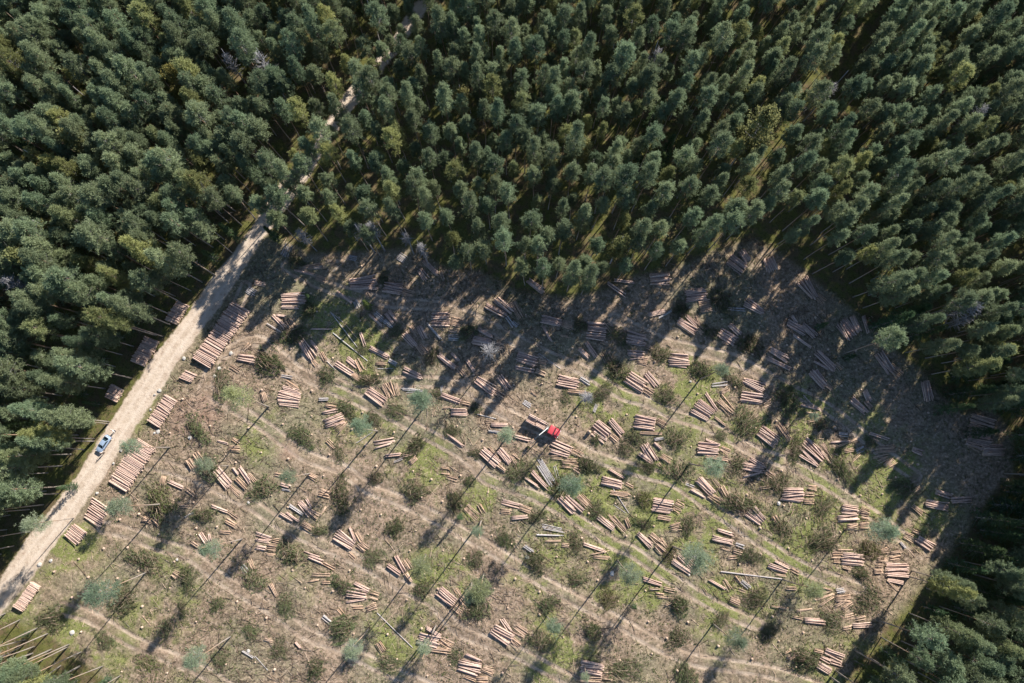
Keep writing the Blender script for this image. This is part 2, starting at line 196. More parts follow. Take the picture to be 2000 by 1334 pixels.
CLEAR = [(-80, 1240), (-30, 1198), (20, 1140), (75, 1065), (130, 990), (180, 920), (215, 868), (252, 812), (291, 752), (332, 692), (370, 642), (400, 600), (457, 520), (492, 470), (520, 452), (600, 500), (700, 496), (800, 488), (870, 530), (935, 535), (1010, 575), (1110, 588), (1180, 572), (1240, 545), (1310, 530), (1400, 495), (1470, 470), (1540, 510), (1620, 575), (1700, 640), (1745, 688), (1795, 725), (1835, 775), (1880, 815), (1935, 805), (1970, 850), (1970, 925), (1925, 970), (1880, 1050), (1830, 1105), (1780, 1165), (1720, 1230), (1665, 1300), (1600, 1390), (600, 1450), (260, 1360), (160, 1285), (100, 1240), (30, 1205), (-20, 1215)]
LANDMARKS = [("the red log truck", 1070, 840), ("the silver car", 203, 868), ("the longest roadside deck", 435, 655), ("the fallen white trunk", 1468, 1124), ("the bent-trunk pine", 1368, 740), ("the white dead tree", 955, 690), ("the round-crowned trail pine", 705, 1245), ("the road's forest entrance", 530, 440), ("the tall lower-left pine", 283, 1119), ("the right-edge twin pines", 1783, 1116), ("the dark young spruce", 1236, 1182), ("the dark full-crowned pine", 945, 1130), ("the landing pine", 525, 795), ("the right corner heap", 1920, 860), ("the square shaded pile", 1165, 647), ("the arched-trunk pine", 1650, 1034), ("the misty-crowned pine", 828, 796), ("the bottom centre pile", 1150, 1305), ("the small trail pine", 940, 1017), ("the hooked-trunk pine", 1346, 905), ("the thin left pine", 605, 925)]
# ---------------------------------------------------------------- scene, camera, light
S = bpy.context.scene
COL = S.collection
rng = np.random.default_rng(11)
R = math.radians
F, CX, CY, CAMZ, TILT = 1333.3, 1000.0, 667.0, 150.0, R(9.5)
ca, sa = math.cos(TILT), math.sin(TILT)


def at(px, py, z=0.0):
    """The point at height z seen at a photo pixel."""
    u, v = (px - CX) / F, (CY - py) / F
    dy, dz = v * ca + sa, v * sa - ca
    t = (CAMZ - z) / -dz
    return Vector((u * t, dy * t, z))


def proj(x, y, z):
    zz = z - CAMZ
    yc, zc = y * ca + zz * sa, -y * sa + zz * ca
    return CX + F * x / -zc, CY - F * yc / -zc


def poly(pts):
    return np.array([at(*p)[:2] for p in pts])


cam = bpy.data.cameras.new("camera")
cam.sensor_width, cam.lens, cam.clip_end, cam.clip_start = 36.0, 36.0 * F / 2000.0, 4000.0, 1.0
camo = bpy.data.objects.new("camera", cam)
camo.location, camo.rotation_euler = (0, 0, CAMZ), (TILT, 0, 0)
COL.objects.link(camo)
S.camera = camo

sh = at(650, 1015) - at(828, 796)
AZ = math.atan2(-sh.x, -sh.y)          # towards the sun, clockwise from +Y
ELEV = R(33)
sun = bpy.data.lights.new("sun", "SUN")
sun.energy, sun.angle, sun.color = 5.0, R(0.53), (1.0, 0.953, 0.88)
suno = bpy.data.objects.new("sun", sun)
sd = Vector((math.sin(AZ) * math.cos(ELEV), math.cos(AZ) * math.cos(ELEV), math.sin(ELEV)))
suno.rotation_euler = sd.to_track_quat("Z", "Y").to_euler()
suno.location = (60, 60, 120)
COL.objects.link(suno)
W = bpy.data.worlds.new("World")
S.world = W
W.use_nodes = True
wn = W.node_tree.nodes
sky = wn.new("ShaderNodeTexSky")
sky.sky_type, sky.sun_disc, sky.sun_elevation, sky.sun_rotation = "NISHITA", False, ELEV, AZ
sky.ozone_density, sky.dust_density = 4.0, .4
W.node_tree.links.new(sky.outputs[0], wn["Background"].inputs[0])
wn["Background"].inputs[1].default_value = 0.088
S.view_settings.view_transform, S.view_settings.look = "Standard", "None"
S.view_settings.exposure, S.view_settings.gamma = 1.15, 1.0


# ---------------------------------------------------------------- materials
class NT:
    def __init__(s, name):
        s.m = bpy.data.materials.new(name)
        s.m.use_nodes = True
        s.t = s.m.node_tree
        s.n = s.t.nodes
        s.n.clear()
        s.out = s.n.new("ShaderNodeOutputMaterial")

    def new(s, typ, **kw):
        nd = s.n.new("ShaderNode" + typ)
        for k, v in kw.items():
            setattr(nd, k, v)
        return nd

    def put(s, sock, v):
        if isinstance(v, bpy.types.NodeSocket):
            s.t.links.new(v, sock)
        elif v is not None:
            sock.default_value = v if not (isinstance(v, tuple) and len(v) == 3 and sock.type == "RGBA") else (*v, 1)

    def noise(s, scale, vec=None, detail=4.0, rough=0.6, out=0):
        nd = s.new("TexNoise")
        s.put(nd.inputs["Vector"], vec)
        nd.inputs["Scale"].default_value, nd.inputs["Detail"].default_value, nd.inputs["Roughness"].default_value = scale, detail, rough
        return nd.outputs[out]

    def pos(s):
        return s.new("NewGeometry").outputs["Position"]

    def attr(s, name):
        return s.new("Attribute", attribute_name=name).outputs["Fac"]

    def rand(s):
        return s.new("ObjectInfo").outputs["Random"]

    def math(s, op, a, b=None, c=None, clamp=False):
        nd = s.new("Math", operation=op, use_clamp=clamp)
        for i, v in enumerate((a, b, c)):
            if v is not None:
                s.put(nd.inputs[i], v)
        return nd.outputs[0]

    def ramp(s, f, stops, interp="LINEAR"):
        nd = s.new("ValToRGB")
        nd.color_ramp.interpolation = interp
        e = nd.color_ramp.elements
        while len(e) < len(stops):
            e.new(0.5)
        for i, (p, c) in enumerate(stops):
            e[i].position = p
            e[i].color = (*c, 1) if isinstance(c, tuple) else (c, c, c, 1)
        s.put(nd.inputs[0], f)
        return nd.outputs[0]

    def step(s, f, lo, hi):
        nd = s.new("MapRange", interpolation_type="SMOOTHSTEP")
        s.put(nd.inputs[0], f)
        nd.inputs[1].default_value, nd.inputs[2].default_value = lo, hi
        return nd.outputs[0]

    def mix(s, f, a, b, mode="MIX"):
        nd = s.new("MixRGB", blend_type=mode)
        s.put(nd.inputs[0], f)
        s.put(nd.inputs[1], a)
        s.put(nd.inputs[2], b)
        return nd.outputs[0]

    def pbr(s, col, rough=0.85, spec=0.2, metal=0.0, bump=None, dist=0.05, strength=1.0, **kw):
        p = s.new("BsdfPrincipled")
        s.put(p.inputs["Base Color"], col)
        s.put(p.inputs["Roughness"], rough)
        s.put(p.inputs["Specular IOR Level"], spec)
        s.put(p.inputs["Metallic"], metal)
        for k, v in kw.items():
            s.put(p.inputs[k], v)
        if bump is not None:
            b = s.new("Bump")
            b.inputs["Distance"].default_value, b.inputs["Strength"].default_value = dist, strength
            s.put(b.inputs["Height"], bump)
            s.t.links.new(b.outputs[0], p.inputs["Normal"])
        s.t.links.new(p.outputs[0], s.out.inputs[0])
        return s.m


def flat(name, col, rough=0.6, spec=0.3, metal=0.0, var=0.12, scale=3.0):
    t = NT(name)
    n = t.noise(scale, t.pos())
    c = t.mix(t.step(n, .3, .7), tuple(x * (1 - var) for x in col), tuple(min(1, x * (1 + var)) for x in col))
    return t.pbr(c, rough, spec, metal)


def leafy(name, c1, c2, trans=0.35, dark=0.55):
    """Foliage: colour differs from tree to tree and from spray to spray."""
    t = NT(name)
    r = t.rand()
    c = t.ramp(r, [(0, c1), (.55, c2), (.88, tuple(.5 * (a + b) for a, b in zip(c1, c2))), (.95, (c2[0] * 1.18, c2[1] * 1.05, c2[2] * .75)), (1, (c2[0] * 1.05, c2[1], c2[2] * .8))])
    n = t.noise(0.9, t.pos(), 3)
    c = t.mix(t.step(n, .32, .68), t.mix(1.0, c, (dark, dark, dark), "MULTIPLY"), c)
    v = t.math("MULTIPLY_ADD", t.math("FRACT", t.math("MULTIPLY", r, 7.31)), .5, .75)
    hs = t.new("HueSaturation")
    t.put(hs.inputs["Value"], v)
    t.put(hs.inputs["Color"], c)
    a, b, m = t.new("BsdfDiffuse"), t.new("BsdfTranslucent"), t.new("MixShader")
    t.put(a.inputs[0], hs.outputs[0])
    t.put(b.inputs[0], hs.outputs[0])
    m.inputs[0].default_value = trans
    t.t.links.new(a.outputs[0], m.inputs[1])
    t.t.links.new(b.outputs[0], m.inputs[2])
    t.t.links.new(m.outputs[0], t.out.inputs[0])
    return t.m


def bark_mat():
    t = NT("pine_bark")
    z = t.new("SeparateXYZ")
    t.t.links.new(t.new("TexCoord").outputs["Object"], z.inputs[0])
    n = t.noise(3.0, t.pos())
    h = t.math("ADD", z.outputs[2], t.math("MULTIPLY", n, 3.0))
    c = t.ramp(t.math("DIVIDE", h, 22.0), [(0, (.34, .31, .28)), (.3, (.31, .255, .21)), (.6, (.36, .235, .155)), (1, (.34, .21, .13))])
    c = t.mix(t.step(t.noise(9, t.pos()), .35, .6), t.mix(1, c, (.55, .55, .55), "MULTIPLY"), c)
    return t.pbr(c, .9, .1)


def toned(name, stops, ends=None, rough=.85, stretch=None):
    """Many small bodies in one material: each body's tone comes from its 'tone' value plus the object's own random."""
    t = NT(name)
    f = t.math("FRACT", t.math("ADD", t.attr("tone"), t.rand()))
    c = t.ramp(f, stops)
    n = t.noise(4.0, t.pos(), 5, .7)
    c = t.mix(t.step(n, .3, .7), t.mix(1, c, (.62, .58, .56), "MULTIPLY"), c)
    return t.pbr(c, rough, .15)


M = {}
M["bark"] = bark_mat()
M["deadwood"] = flat("dead_wood", (.25, .24, .24), .9, .1)
M["birch"] = toned("birch_bark", [(0, (.42, .38, .36)), (.5, (.52, .49, .47)), (1, (.34, .31, .30))])
M["log"] = toned("pine_log_bark", [(0, (.49, .335, .265)), (.25, (.58, .435, .355)), (.5, (.42, .29, .24)), (.75, (.62, .46, .365)), (1, (.52, .375, .31))])
M["pulp"] = toned("thin_pine_bark", [(0, (.54, .36, .24)), (.3, (.60, .44, .32)), (.6, (.42, .30, .22)), (1, (.57, .40, .28))])
M["cut"] = flat("cut_wood", (.62, .46, .30), .8, .1)
M["stump_top"] = flat("weathered_stump_top", (.42, .31, .215), .85, .1, 0, .25, 1.0)
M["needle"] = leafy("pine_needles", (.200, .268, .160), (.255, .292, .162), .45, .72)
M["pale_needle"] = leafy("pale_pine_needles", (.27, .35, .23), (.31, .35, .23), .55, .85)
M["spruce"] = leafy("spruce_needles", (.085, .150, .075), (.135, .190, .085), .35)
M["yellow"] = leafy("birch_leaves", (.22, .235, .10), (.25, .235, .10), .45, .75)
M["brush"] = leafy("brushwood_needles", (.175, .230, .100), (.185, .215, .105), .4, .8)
M["twig"] = toned("twig", [(0, (.07, .05, .035)), (.25, (.15, .105, .072)), (.5, (.28, .20, .14)), (.7, (.20, .175, .15)), (.85, (.42, .31, .225)), (1, (.60, .46, .34))])
M["grass"] = toned("low_growth", [(0, (.065, .09, .03)), (.3, (.12, .14, .045)), (.55, (.17, .16, .075)), (.8, (.085, .105, .05)), (1, (.20, .17, .10))])


def ground_mat():
    t = NT("forest_ground")
    p = t.pos()
    big, mid, fine, grit = t.noise(.045, p, 3), t.noise(.32, p, 5, .65), t.noise(1.7, p, 5, .7), t.noise(6.5, p, 4, .7)
    c = t.mix(t.step(mid, .36, .64), (.215, .152, .105), (.305, .220, .156))
    c = t.mix(t.step(big, .42, .62), c, t.mix(t.step(fine, .4, .6), (.165, .155, .085), (.220, .190, .128)))
    c = t.mix(t.step(fine, .48, .64), c, (.125, .100, .068))
    c = t.mix(t.step(fine, .48, .36), c, (.355, .270, .200))
    c = t.mix(t.step(t.noise(3.2, p, 4, .7), .56, .68), c, (.095, .095, .048))
    # felled-over moss and grass
    g = t.math("MULTIPLY", t.step(t.math("ADD", t.math("ADD", t.math("MULTIPLY", mid, .7), t.math("MULTIPLY", big, .35)), t.math("MULTIPLY", t.math("MULTIPLY", t.attr("moss"), t.step(t.noise(.13, p, 4, .65), .34, .62)), 1.1)), .58, .92), t.step(fine, .28, .5))
    c = t.mix(g, c, t.mix(t.step(grit, .35, .65), (.105, .118, .036), (.215, .220, .080)))
    # wheel tracks
    tr = t.step(t.math("ADD", t.attr("trail"), t.math("MULTIPLY", t.math("SUBTRACT", fine, .5), 1.1)), .4, .85)
    c = t.mix(t.math("MULTIPLY", tr, .92), c, t.mix(t.step(mid, .4, .6), (.290, .215, .155), (.395, .310, .235)))
    c = t.mix(t.math("MULTIPLY", t.attr("rut_shade"), t.step(t.noise(.9, p, 3), .45, .65)), c, (.095, .074, .054))  # broken dark lines: shadow along the ruts, painted into the ground colour
    # bare red-brown landing
    bare = t.step(t.math("ADD", t.attr("bare"), t.math("MULTIPLY", t.math("SUBTRACT", fine, .5), .8)), .3, .8)
    c = t.mix(t.math("MULTIPLY", bare, .75), c, t.mix(t.step(mid, .4, .65), (.260, .165, .120), (.34, .245, .185)))
    # forest floor: moss, litter
    ff = t.mix(t.step(mid, .42, .6), (.105, .105, .032), (.115, .085, .048))
    ff = t.mix(t.step(fine, .5, .65), ff, (.060, .066, .022))
    fm = t.step(t.math("ADD", t.attr("forest"), t.math("MULTIPLY", t.math("SUBTRACT", mid, .5), .8)), .3, .7)
    c = t.mix(fm, c, ff)
    c = t.mix(t.step(grit, .5, .36), c, t.mix(1, c, (.60, .58, .56), "MULTIPLY"))
    c = t.mix(t.math("MULTIPLY", t.step(t.noise(11, p, 3), .60, .72), .4), c, (.33, .26, .19))
    # gravel road with grassy, ragged edges and darker wheel lines
    rd = t.step(t.math("ADD", t.attr("road"), t.math("MULTIPLY", t.math("SUBTRACT", t.noise(.55, p, 6, .75), .5), 1.1)), .34, .66)
    rc = t.mix(t.step(t.noise(.5, p, 5), .35, .65), (.40, .315, .240), (.49, .400, .315))
    rc = t.mix(t.math("MULTIPLY", t.step(t.noise(1.1, p, 4, .7), .53, .66), .65), rc, (.27, .19, .14))
    rc = t.mix(t.math("MULTIPLY", t.attr("rut"), .6), rc, (.54, .45, .365))
    c = t.mix(rd, c, rc)
    hgt = t.math("ADD", t.math("MULTIPLY", fine, .6), t.math("MULTIPLY", grit, .4))
    return t.pbr(c, .95, .05, bump=hgt, dist=.25, strength=.8)


M["ground"] = ground_mat()


# ---------------------------------------------------------------- mesh helpers
def tri_mesh(name, V, T, mats, mi=None, tone=None, smooth=False, attrs=None):
    me = bpy.data.meshes.new(name)
    V = np.ascontiguousarray(V, np.float32)
    T = np.ascontiguousarray(T, np.int32)
    k = T.shape[1]
    me.vertices.add(len(V))
    me.vertices.foreach_set("co", V.ravel())
    me.loops.add(T.size)
    me.loops.foreach_set("vertex_index", T.ravel())
    me.polygons.add(len(T))
    me.polygons.foreach_set("loop_start", np.arange(0, T.size, k, dtype=np.int32))
    for m in mats:
        me.materials.append(m)
    if mi is not None:
        me.polygons.foreach_set("material_index", np.ascontiguousarray(mi, np.int32))
    if smooth:
        me.polygons.foreach_set("use_smooth", np.ones(len(T), bool))
    for nm, a in (attrs or {}).items():
        me.attributes.new(nm, "FLOAT", "POINT").data.foreach_set("value", np.ascontiguousarray(a, np.float32))
    if tone is not None:
        me.attributes.new("tone", "FLOAT", "POINT").data.foreach_set("value", np.ascontiguousarray(tone, np.float32))
    me.update(calc_edges=True)
    return me


def cat(parts):
    """Join (V, T, material) triples."""
    Vs, Ts, Ms, o = [], [], [], 0
    for V, T, m in parts:
        Vs.append(V)
        Ts.append(T + o)
        Ms.append(np.full(len(T), m) if np.isscalar(m) else m)
        o += len(V)
    return np.concatenate(Vs), np.concatenate(Ts), np.concatenate(Ms)


def unit(a):
    return a / np.maximum(np.linalg.norm(a, axis=-1, keepdims=True), 1e-9)


def sticks(p0, p1, r0, r1, sides=3):
    """Tapered sticks between point arrays."""
    p0, p1 = np.atleast_2d(p0).astype(float), np.atleast_2d(p1).astype(float)
    n = len(p0)
    r0, r1 = np.broadcast_to(r0, n), np.broadcast_to(r1, n)
    d = unit(p1 - p0)
    ref = np.where(np.abs(d[:, 2:3]) > .9, [[1., 0, 0]], [[0, 0, 1.]])
    a = unit(np.cross(d, ref))
    b = np.cross(d, a)
    ang = np.arange(sides) * 2 * np.pi / sides
    ring = a[:, None] * np.cos(ang)[None, :, None] + b[:, None] * np.sin(ang)[None, :, None]
    V = np.concatenate([p0[:, None] + ring * r0[:, None, None], p1[:, None] + ring * r1[:, None, None]], 1).reshape(-1, 3)
    i = np.arange(sides)
    j = (i + 1) % sides
    q = np.concatenate([np.stack([i, j, j + sides], 1), np.stack([i, j + sides, i + sides], 1)])
    q = np.concatenate([q, np.stack([np.full(sides - 2, sides), sides + i[1:-1], sides + i[2:]], 1)])
    T = (q[None] + (np.arange(n) * 2 * sides)[:, None, None]).reshape(-1, 3)
    return V, T


def blades(c, d, L, w):
    """Thin pointed leaves: from c along d, length L, width w."""
    n = len(c)
    s = unit(np.cross(d, rng.normal(size=(n, 3)))) * (w / 2)[:, None]
    m = c + d * (L * .45)[:, None]
    V = np.stack([c, m + s, c + d * L[:, None], m - s], 1).reshape(-1, 3)
    k = np.arange(n)[:, None] * 4
    T = np.concatenate([k + [0, 1, 2], k + [0, 2, 3]])
    return V, T


def tube(path, rad, sides=7):
    path = np.array(path, float)
    n = len(path)
    d = unit(np.gradient(path, axis=0))
    ref = np.array([1., 0, 0]) if abs(d[0][2]) > .7 else np.array([0, 0, 1.])
    a = unit(np.cross(d, ref))
    b = np.cross(d, a)
    ang = np.arange(sides) * 2 * np.pi / sides
    V = (path[:, None] + (a[:, None] * np.cos(ang)[None, :, None] + b[:, None] * np.sin(ang)[None, :, None]) * np.array(rad)[:, None, None]).reshape(-1, 3)
    T = []
    for k in range(n - 1):
        for i in range(sides):
            j = (i + 1) % sides
            A, B, C2, D = k * sides + i, k * sides + j, (k + 1) * sides + j, (k + 1) * sides + i
            T += [(A, B, C2), (A, C2, D)]
    for base, rev in ((0, True), ((n - 1) * sides, False)):
        for i in range(1, sides - 1):
            T.append((base, base + i + 1, base + i) if rev else (base, base + i, base + i + 1))
    return V, np.array(T)


def link(name, me, parent=None, loc=(0, 0, 0)):
    o = bpy.data.objects.new(name, me)
    o.location = loc
    COL.objects.link(o)
    if parent:
        o.parent = parent
    return o


def tag(o, label=None, cat_=None, group=None, kind=None):
    for k, v in (("label", label), ("category", cat_), ("group", group), ("kind", kind)):
        if v:
            o[k] = v
    return o


def thing(name, label, cat_, loc=(0, 0, 0), rot=(0, 0, 0), scale=1.0, group=None):
    o = bpy.data.objects.new(name, None)
    o.empty_display_size = .3
    o.location, o.rotation_euler = loc, rot
    o.scale = (scale,) * 3 if np.isscalar(scale) else scale
    COL.objects.link(o)
    return tag(o, label, cat_, group)


class MB:
    """Collects boxes, quads and tubes into one mesh of a thing built by hand."""
    def __init__(s):
        s.v, s.f, s.m = [], [], []

    def add(s, vs, fs, mi=0):
        o = len(s.v)
        s.v += [tuple(v) for v in vs]
        for f in fs:
            s.f.append(tuple(o + i for i in f))
            s.m.append(mi)
        return s

    def box(s, c, d, rz=0, mi=0, top=1.0):
        x, y, z = (k / 2 for k in d)
        cz, sz = math.cos(rz), math.sin(rz)
        vs = []
        for zz, k in ((-z, 1), (z, top)):
            for xx, yy in ((-x, -y), (x, -y), (x, y), (-x, y)):
                vs.append((c[0] + (xx * cz - yy * sz) * k, c[1] + (xx * sz + yy * cz) * k, c[2] + zz))
        return s.add(vs, [(0, 3, 2, 1), (4, 5, 6, 7), (0, 1, 5, 4), (1, 2, 6, 5), (2, 3, 7, 6), (3, 0, 4, 7)], mi)

    def tube(s, path, rad, sides=8, mi=0):
        V, T = tube(path, rad if hasattr(rad, "__len__") else [rad] * len(path), sides)
        return s.add(V, T, mi)

    def loft(s, rings, mi=0):
        n = len(rings[0])
        vs = [p for r in rings for p in r]
        fs = []
        for k in range(len(rings) - 1):
            for i in range(n):
                j = (i + 1) % n
                fs.append((k * n + i, k * n + j, (k + 1) * n + j, (k + 1) * n + i))
        fs.append(tuple(range(n))[::-1])
        fs.append(tuple((len(rings) - 1) * n + i for i in range(n)))
        return s.add(vs, fs, mi)

    def slab(s, quad, t, mi=0):
        """A quad given as four points, thickened by t along its normal."""
        q = [Vector(p) for p in quad]
        nn = (q[1] - q[0]).cross(q[3] - q[0]).normalized() * t
        return s.add(q + [p + nn for p in q], [(0, 3, 2, 1), (4, 5, 6, 7), (0, 1, 5, 4), (1, 2, 6, 5), (2, 3, 7, 6), (3, 0, 4, 7)], mi)

    def build(s, name, mats, parent=None, bevel=0, smooth=False):
        me = bpy.data.meshes.new(name)
        me.from_pydata(s.v, [], s.f)
        for m in (mats if isinstance(mats, list) else [mats]):
            me.materials.append(m)
        me.polygons.foreach_set("material_index", s.m)
        if smooth:
            me.polygons.foreach_set("use_smooth", [True] * len(s.f))
        me.update()
        o = link(name, me, parent)
        if bevel:
            b = o.modifiers.new("bevel", "BEVEL")
            b.width, b.segments, b.limit_method = bevel, 2, "ANGLE"
        return o


# ---------------------------------------------------------------- terrain
def seg_dist(P, line, closed=False):
    L = np.asarray(line)
    d = np.full(len(P), 1e9)
    A, B = L, np.roll(L, -1, 0)
    for a, b in list(zip(A, B))[: len(L) if closed else len(L) - 1]:
        ab = b - a
        t = np.clip(((P - a) @ ab) / max(ab @ ab, 1e-9), 0, 1)
        d = np.minimum(d, np.hypot(P[:, 0] - a[0] - t * ab[0], P[:, 1] - a[1] - t * ab[1]))
    return d


def inside(P, line):
    L = np.asarray(line)
    r = np.zeros(len(P), bool)
    for a, b in zip(L, np.roll(L, -1, 0)):
        if a[1] != b[1]:
            c = ((a[1] > P[:, 1]) != (b[1] > P[:, 1])) & (P[:, 0] < (b[0] - a[0]) * (P[:, 1] - a[1]) / (b[1] - a[1]) + a[0])
            r ^= c
    return r


def smooth_line(L, n=6):
    L = np.asarray(L, float)
    Q = np.vstack([2 * L[0] - L[1], L, 2 * L[-1] - L[-2]])
    out = []
    for i in range(1, len(Q) - 2):
        p0, p1, p2, p3 = Q[i - 1:i + 3]
        for t in np.arange(n) / n:
            out.append(.5 * (2 * p1 + (p2 - p0) * t + (2 * p0 - 5 * p1 + 4 * p2 - p3) * t * t + (3 * p1 - p0 - 3 * p2 + p3) * t ** 3))
    return np.array(out + [L[-1]])


ROADW = smooth_line(poly(ROAD), 4)
TRAILW = [smooth_line(poly(t), 4) for t in TRAILS]
CLEARW = poly(CLEAR)
LANDING = np.array(at(385, 815)[:2])


def waves(x, y):
    h = np.zeros(np.shape(x))
    r = np.random.default_rng(5)
    for k, amp in ((.05, .25), (.11, .12), (.27, .07), (.6, .05), (1.3, .035)):
        for _ in range(4):
            th, ph = r.uniform(0, 2 * np.pi, 2)
            h = h + amp / 2 * np.sin(k * 2.2 * (x * np.cos(th) + y * np.sin(th)) + ph)
    return h


def masks(P):
    dr = seg_dist(P, ROADW)
    dt = np.min([seg_dist(P, t) for t in TRAILW], 0)
    ins = inside(P, CLEARW)
    de = seg_dist(P, CLEARW, True)
    return dr, dt, np.where(ins, -de, de)


def road_half(P):
    return np.clip(2.75 - np.clip((P[:, 1] - 20) / 60, 0, 1) * .9, 1.7, 3)


def height(P, dr=None, dt=None):
    if dr is None:
        dr, dt, _ = masks(P)
    h = waves(P[:, 0], P[:, 1])
    edge = np.clip((np.minimum(158 - np.abs(P[:, 0]), np.minimum(P[:, 1] + 74, 134 - P[:, 1]))) / 8, 0, 1)
    h = h * np.clip((dr - 1.5) / 5, .12, 1) * edge
    h = h - .11 * np.exp(-((dt - 1.15) / .30) ** 2) * np.clip((dr - 3) / 3, 0, 1)
    return h


STEP = .3
gx, gy = np.arange(-160, 160 + 1e-6, STEP), np.arange(-76, 136 + 1e-6, STEP)
X, Y = np.meshgrid(gx, gy)
P = np.stack([X.ravel(), Y.ravel()], 1)
dr, dt, de = masks(P)
Hh = height(P, dr, dt)
hw = road_half(P)
jit = waves(P[:, 0] * 3.1, P[:, 1] * 3.1)
A = {
    "road": np.clip(1 - (dr - hw + .9 + jit) / 1.8, 0, 1) ,
    "rut": np.exp(-((dr - .95) / .4) ** 2),
    "trail": np.clip(np.exp(-((dt - 1.15) / .42) ** 2) + .30 * np.clip(1 - dt / 2.6, 0, 1), 0, 1),
    "rut_shade": np.exp(-((dt - 1.5) / .20) ** 2) * (dr > 4),
    "bare": np.exp(-(np.hypot(P[:, 0] - LANDING[0], P[:, 1] - LANDING[1]) / 6.5) ** 2) + .7 * np.exp(-(np.hypot(P[:, 0] - at(560, 880)[0], P[:, 1] - at(560, 880)[1]) / 4) ** 2),
    "forest": np.clip((de + 2.0) / 5, 0, 1),
}
moss = np.zeros(len(P))
for mx, my, mr, mw in ((1330, 990, 130, .55), (1190, 780, 70, .6), (1350, 760, 80, .6), (1540, 830, 90, .6), (1700, 930, 110, .6), (1560, 1040, 130, .5), (1130, 970, 90, .6), (1230, 1110, 90, .6), (1060, 1110, 80, .4), (940, 980, 50, .6), (830, 910, 60, .6), (1090, 1270, 90, .5), (860, 1120, 60, .6), (780, 1240, 60, .55), (660, 640, 70, .7), (720, 690, 70, .5), (700, 820, 90, .3), (500, 860, 60, .3), (120, 1060, 70, .6), (300, 1180, 140, .3), (120, 1290, 120, .5), (1430, 1180, 90, .45), (560, 1130, 60, .3), (1650, 1330, 90, .5), (1790, 1000, 80, .4), (235, 790, 60, .7), (180, 840, 50, .7), (260, 740, 50, .5), (1440, 860, 60, .5)):
    c = at(mx, my)
    moss = np.maximum(moss, mw * np.exp(-(np.hypot(P[:, 0] - c.x, P[:, 1] - c.y) / (mr * .112)) ** 2))
moss = np.maximum(moss, .55 * np.exp(-((dr - hw - 2.5) / 2.0) ** 2) * (de > -1))
A["moss"] = moss
nx, ny = len(gx), len(gy)
idx = np.arange(nx * ny).reshape(ny, nx)
Q = np.stack([idx[:-1, :-1], idx[:-1, 1:], idx[1:, 1:], idx[1:, :-1]], -1).reshape(-1, 4)
qc = Q[:, 0]
is_road = (dr[qc] < hw[qc] + .2)
is_trail = (dt[qc] < 1.9) & ~is_road
V3 = np.column_stack([P, Hh])


def terrain(name, sel, extra=None):
    q = Q[sel]
    u, inv = np.unique(q, return_inverse=True)
    V, T, at_ = V3[u], inv.reshape(-1, 4), {k: a[u] for k, a in A.items()}
    if extra is not None:
        EV, EQ = extra
        T = np.concatenate([T, EQ + len(V)])
        V = np.concatenate([V, EV])
        at_ = {k: np.concatenate([a, np.full(len(EV), 1.0 if k == "forest" else 0.0)]) for k, a in at_.items()}
    return tag(link(name, tri_mesh(name, V, T, [M["ground"]], smooth=True, attrs=at_)), kind="structure")


x0, x1, y0, y1, B = gx[0], gx[-1], gy[0], gy[-1], 3000.0
EV = np.array([(x0, y0, 0), (x1, y0, 0), (x1, y1, 0), (x0, y1, 0), (-B, -B, 0), (B, -B, 0), (B, B, 0), (-B, B, 0)], float)
EQ = np.array([(4, 5, 1, 0), (5, 6, 2, 1), (6, 7, 3, 2), (7, 4, 0, 3)])
terrain("ground", ~is_road & ~is_trail, (EV, EQ))
terrain("road", is_road)
terrain("skid_trail", is_trail)


def hz(x, y):
    return float(height(np.array([[x, y]], float))[0])


# ---------------------------------------------------------------- where things stand, in words
LMW = [(n, np.array(at(x, y)[:2])) for n, x, y in LANDMARKS]
ORD = ["nearest", "second", "third", "fourth", "fifth", "sixth", "seventh", "eighth", "ninth", "tenth"]


def where(p):
    """(landmark, direction words, distance) for a ground point."""
    n, q = min(LMW, key=lambda l: np.hypot(*(l[1] - p)))
    d = p - q
    a = (math.degrees(math.atan2(d[1], d[0])) + 360) % 360
    w = ["right of", "up and right of", "above", "up and left of", "left of", "down and left of", "below", "down and right of"][int((a + 22.5) // 45) % 8]
    return n, w, float(np.hypot(*d))


def ranked(points, noun):
    """A phrase for each point that is true of it alone."""
    W_ = [where(p) for p in points]
    out = [None] * len(points)
    seen = {}
    for i in sorted(range(len(points)), key=lambda i: W_[i][2]):
        k = W_[i][:2]
        seen[k] = seen.get(k, 0) + 1
        out[i] = (k, seen[k])
    res = []
    for k, r in out:
        n = noun if seen[k] == 1 else (f"{ORD[min(r - 1, 9)]} {noun}")
        res.append(f"{n} {k[1]} {k[0]}")
    return res


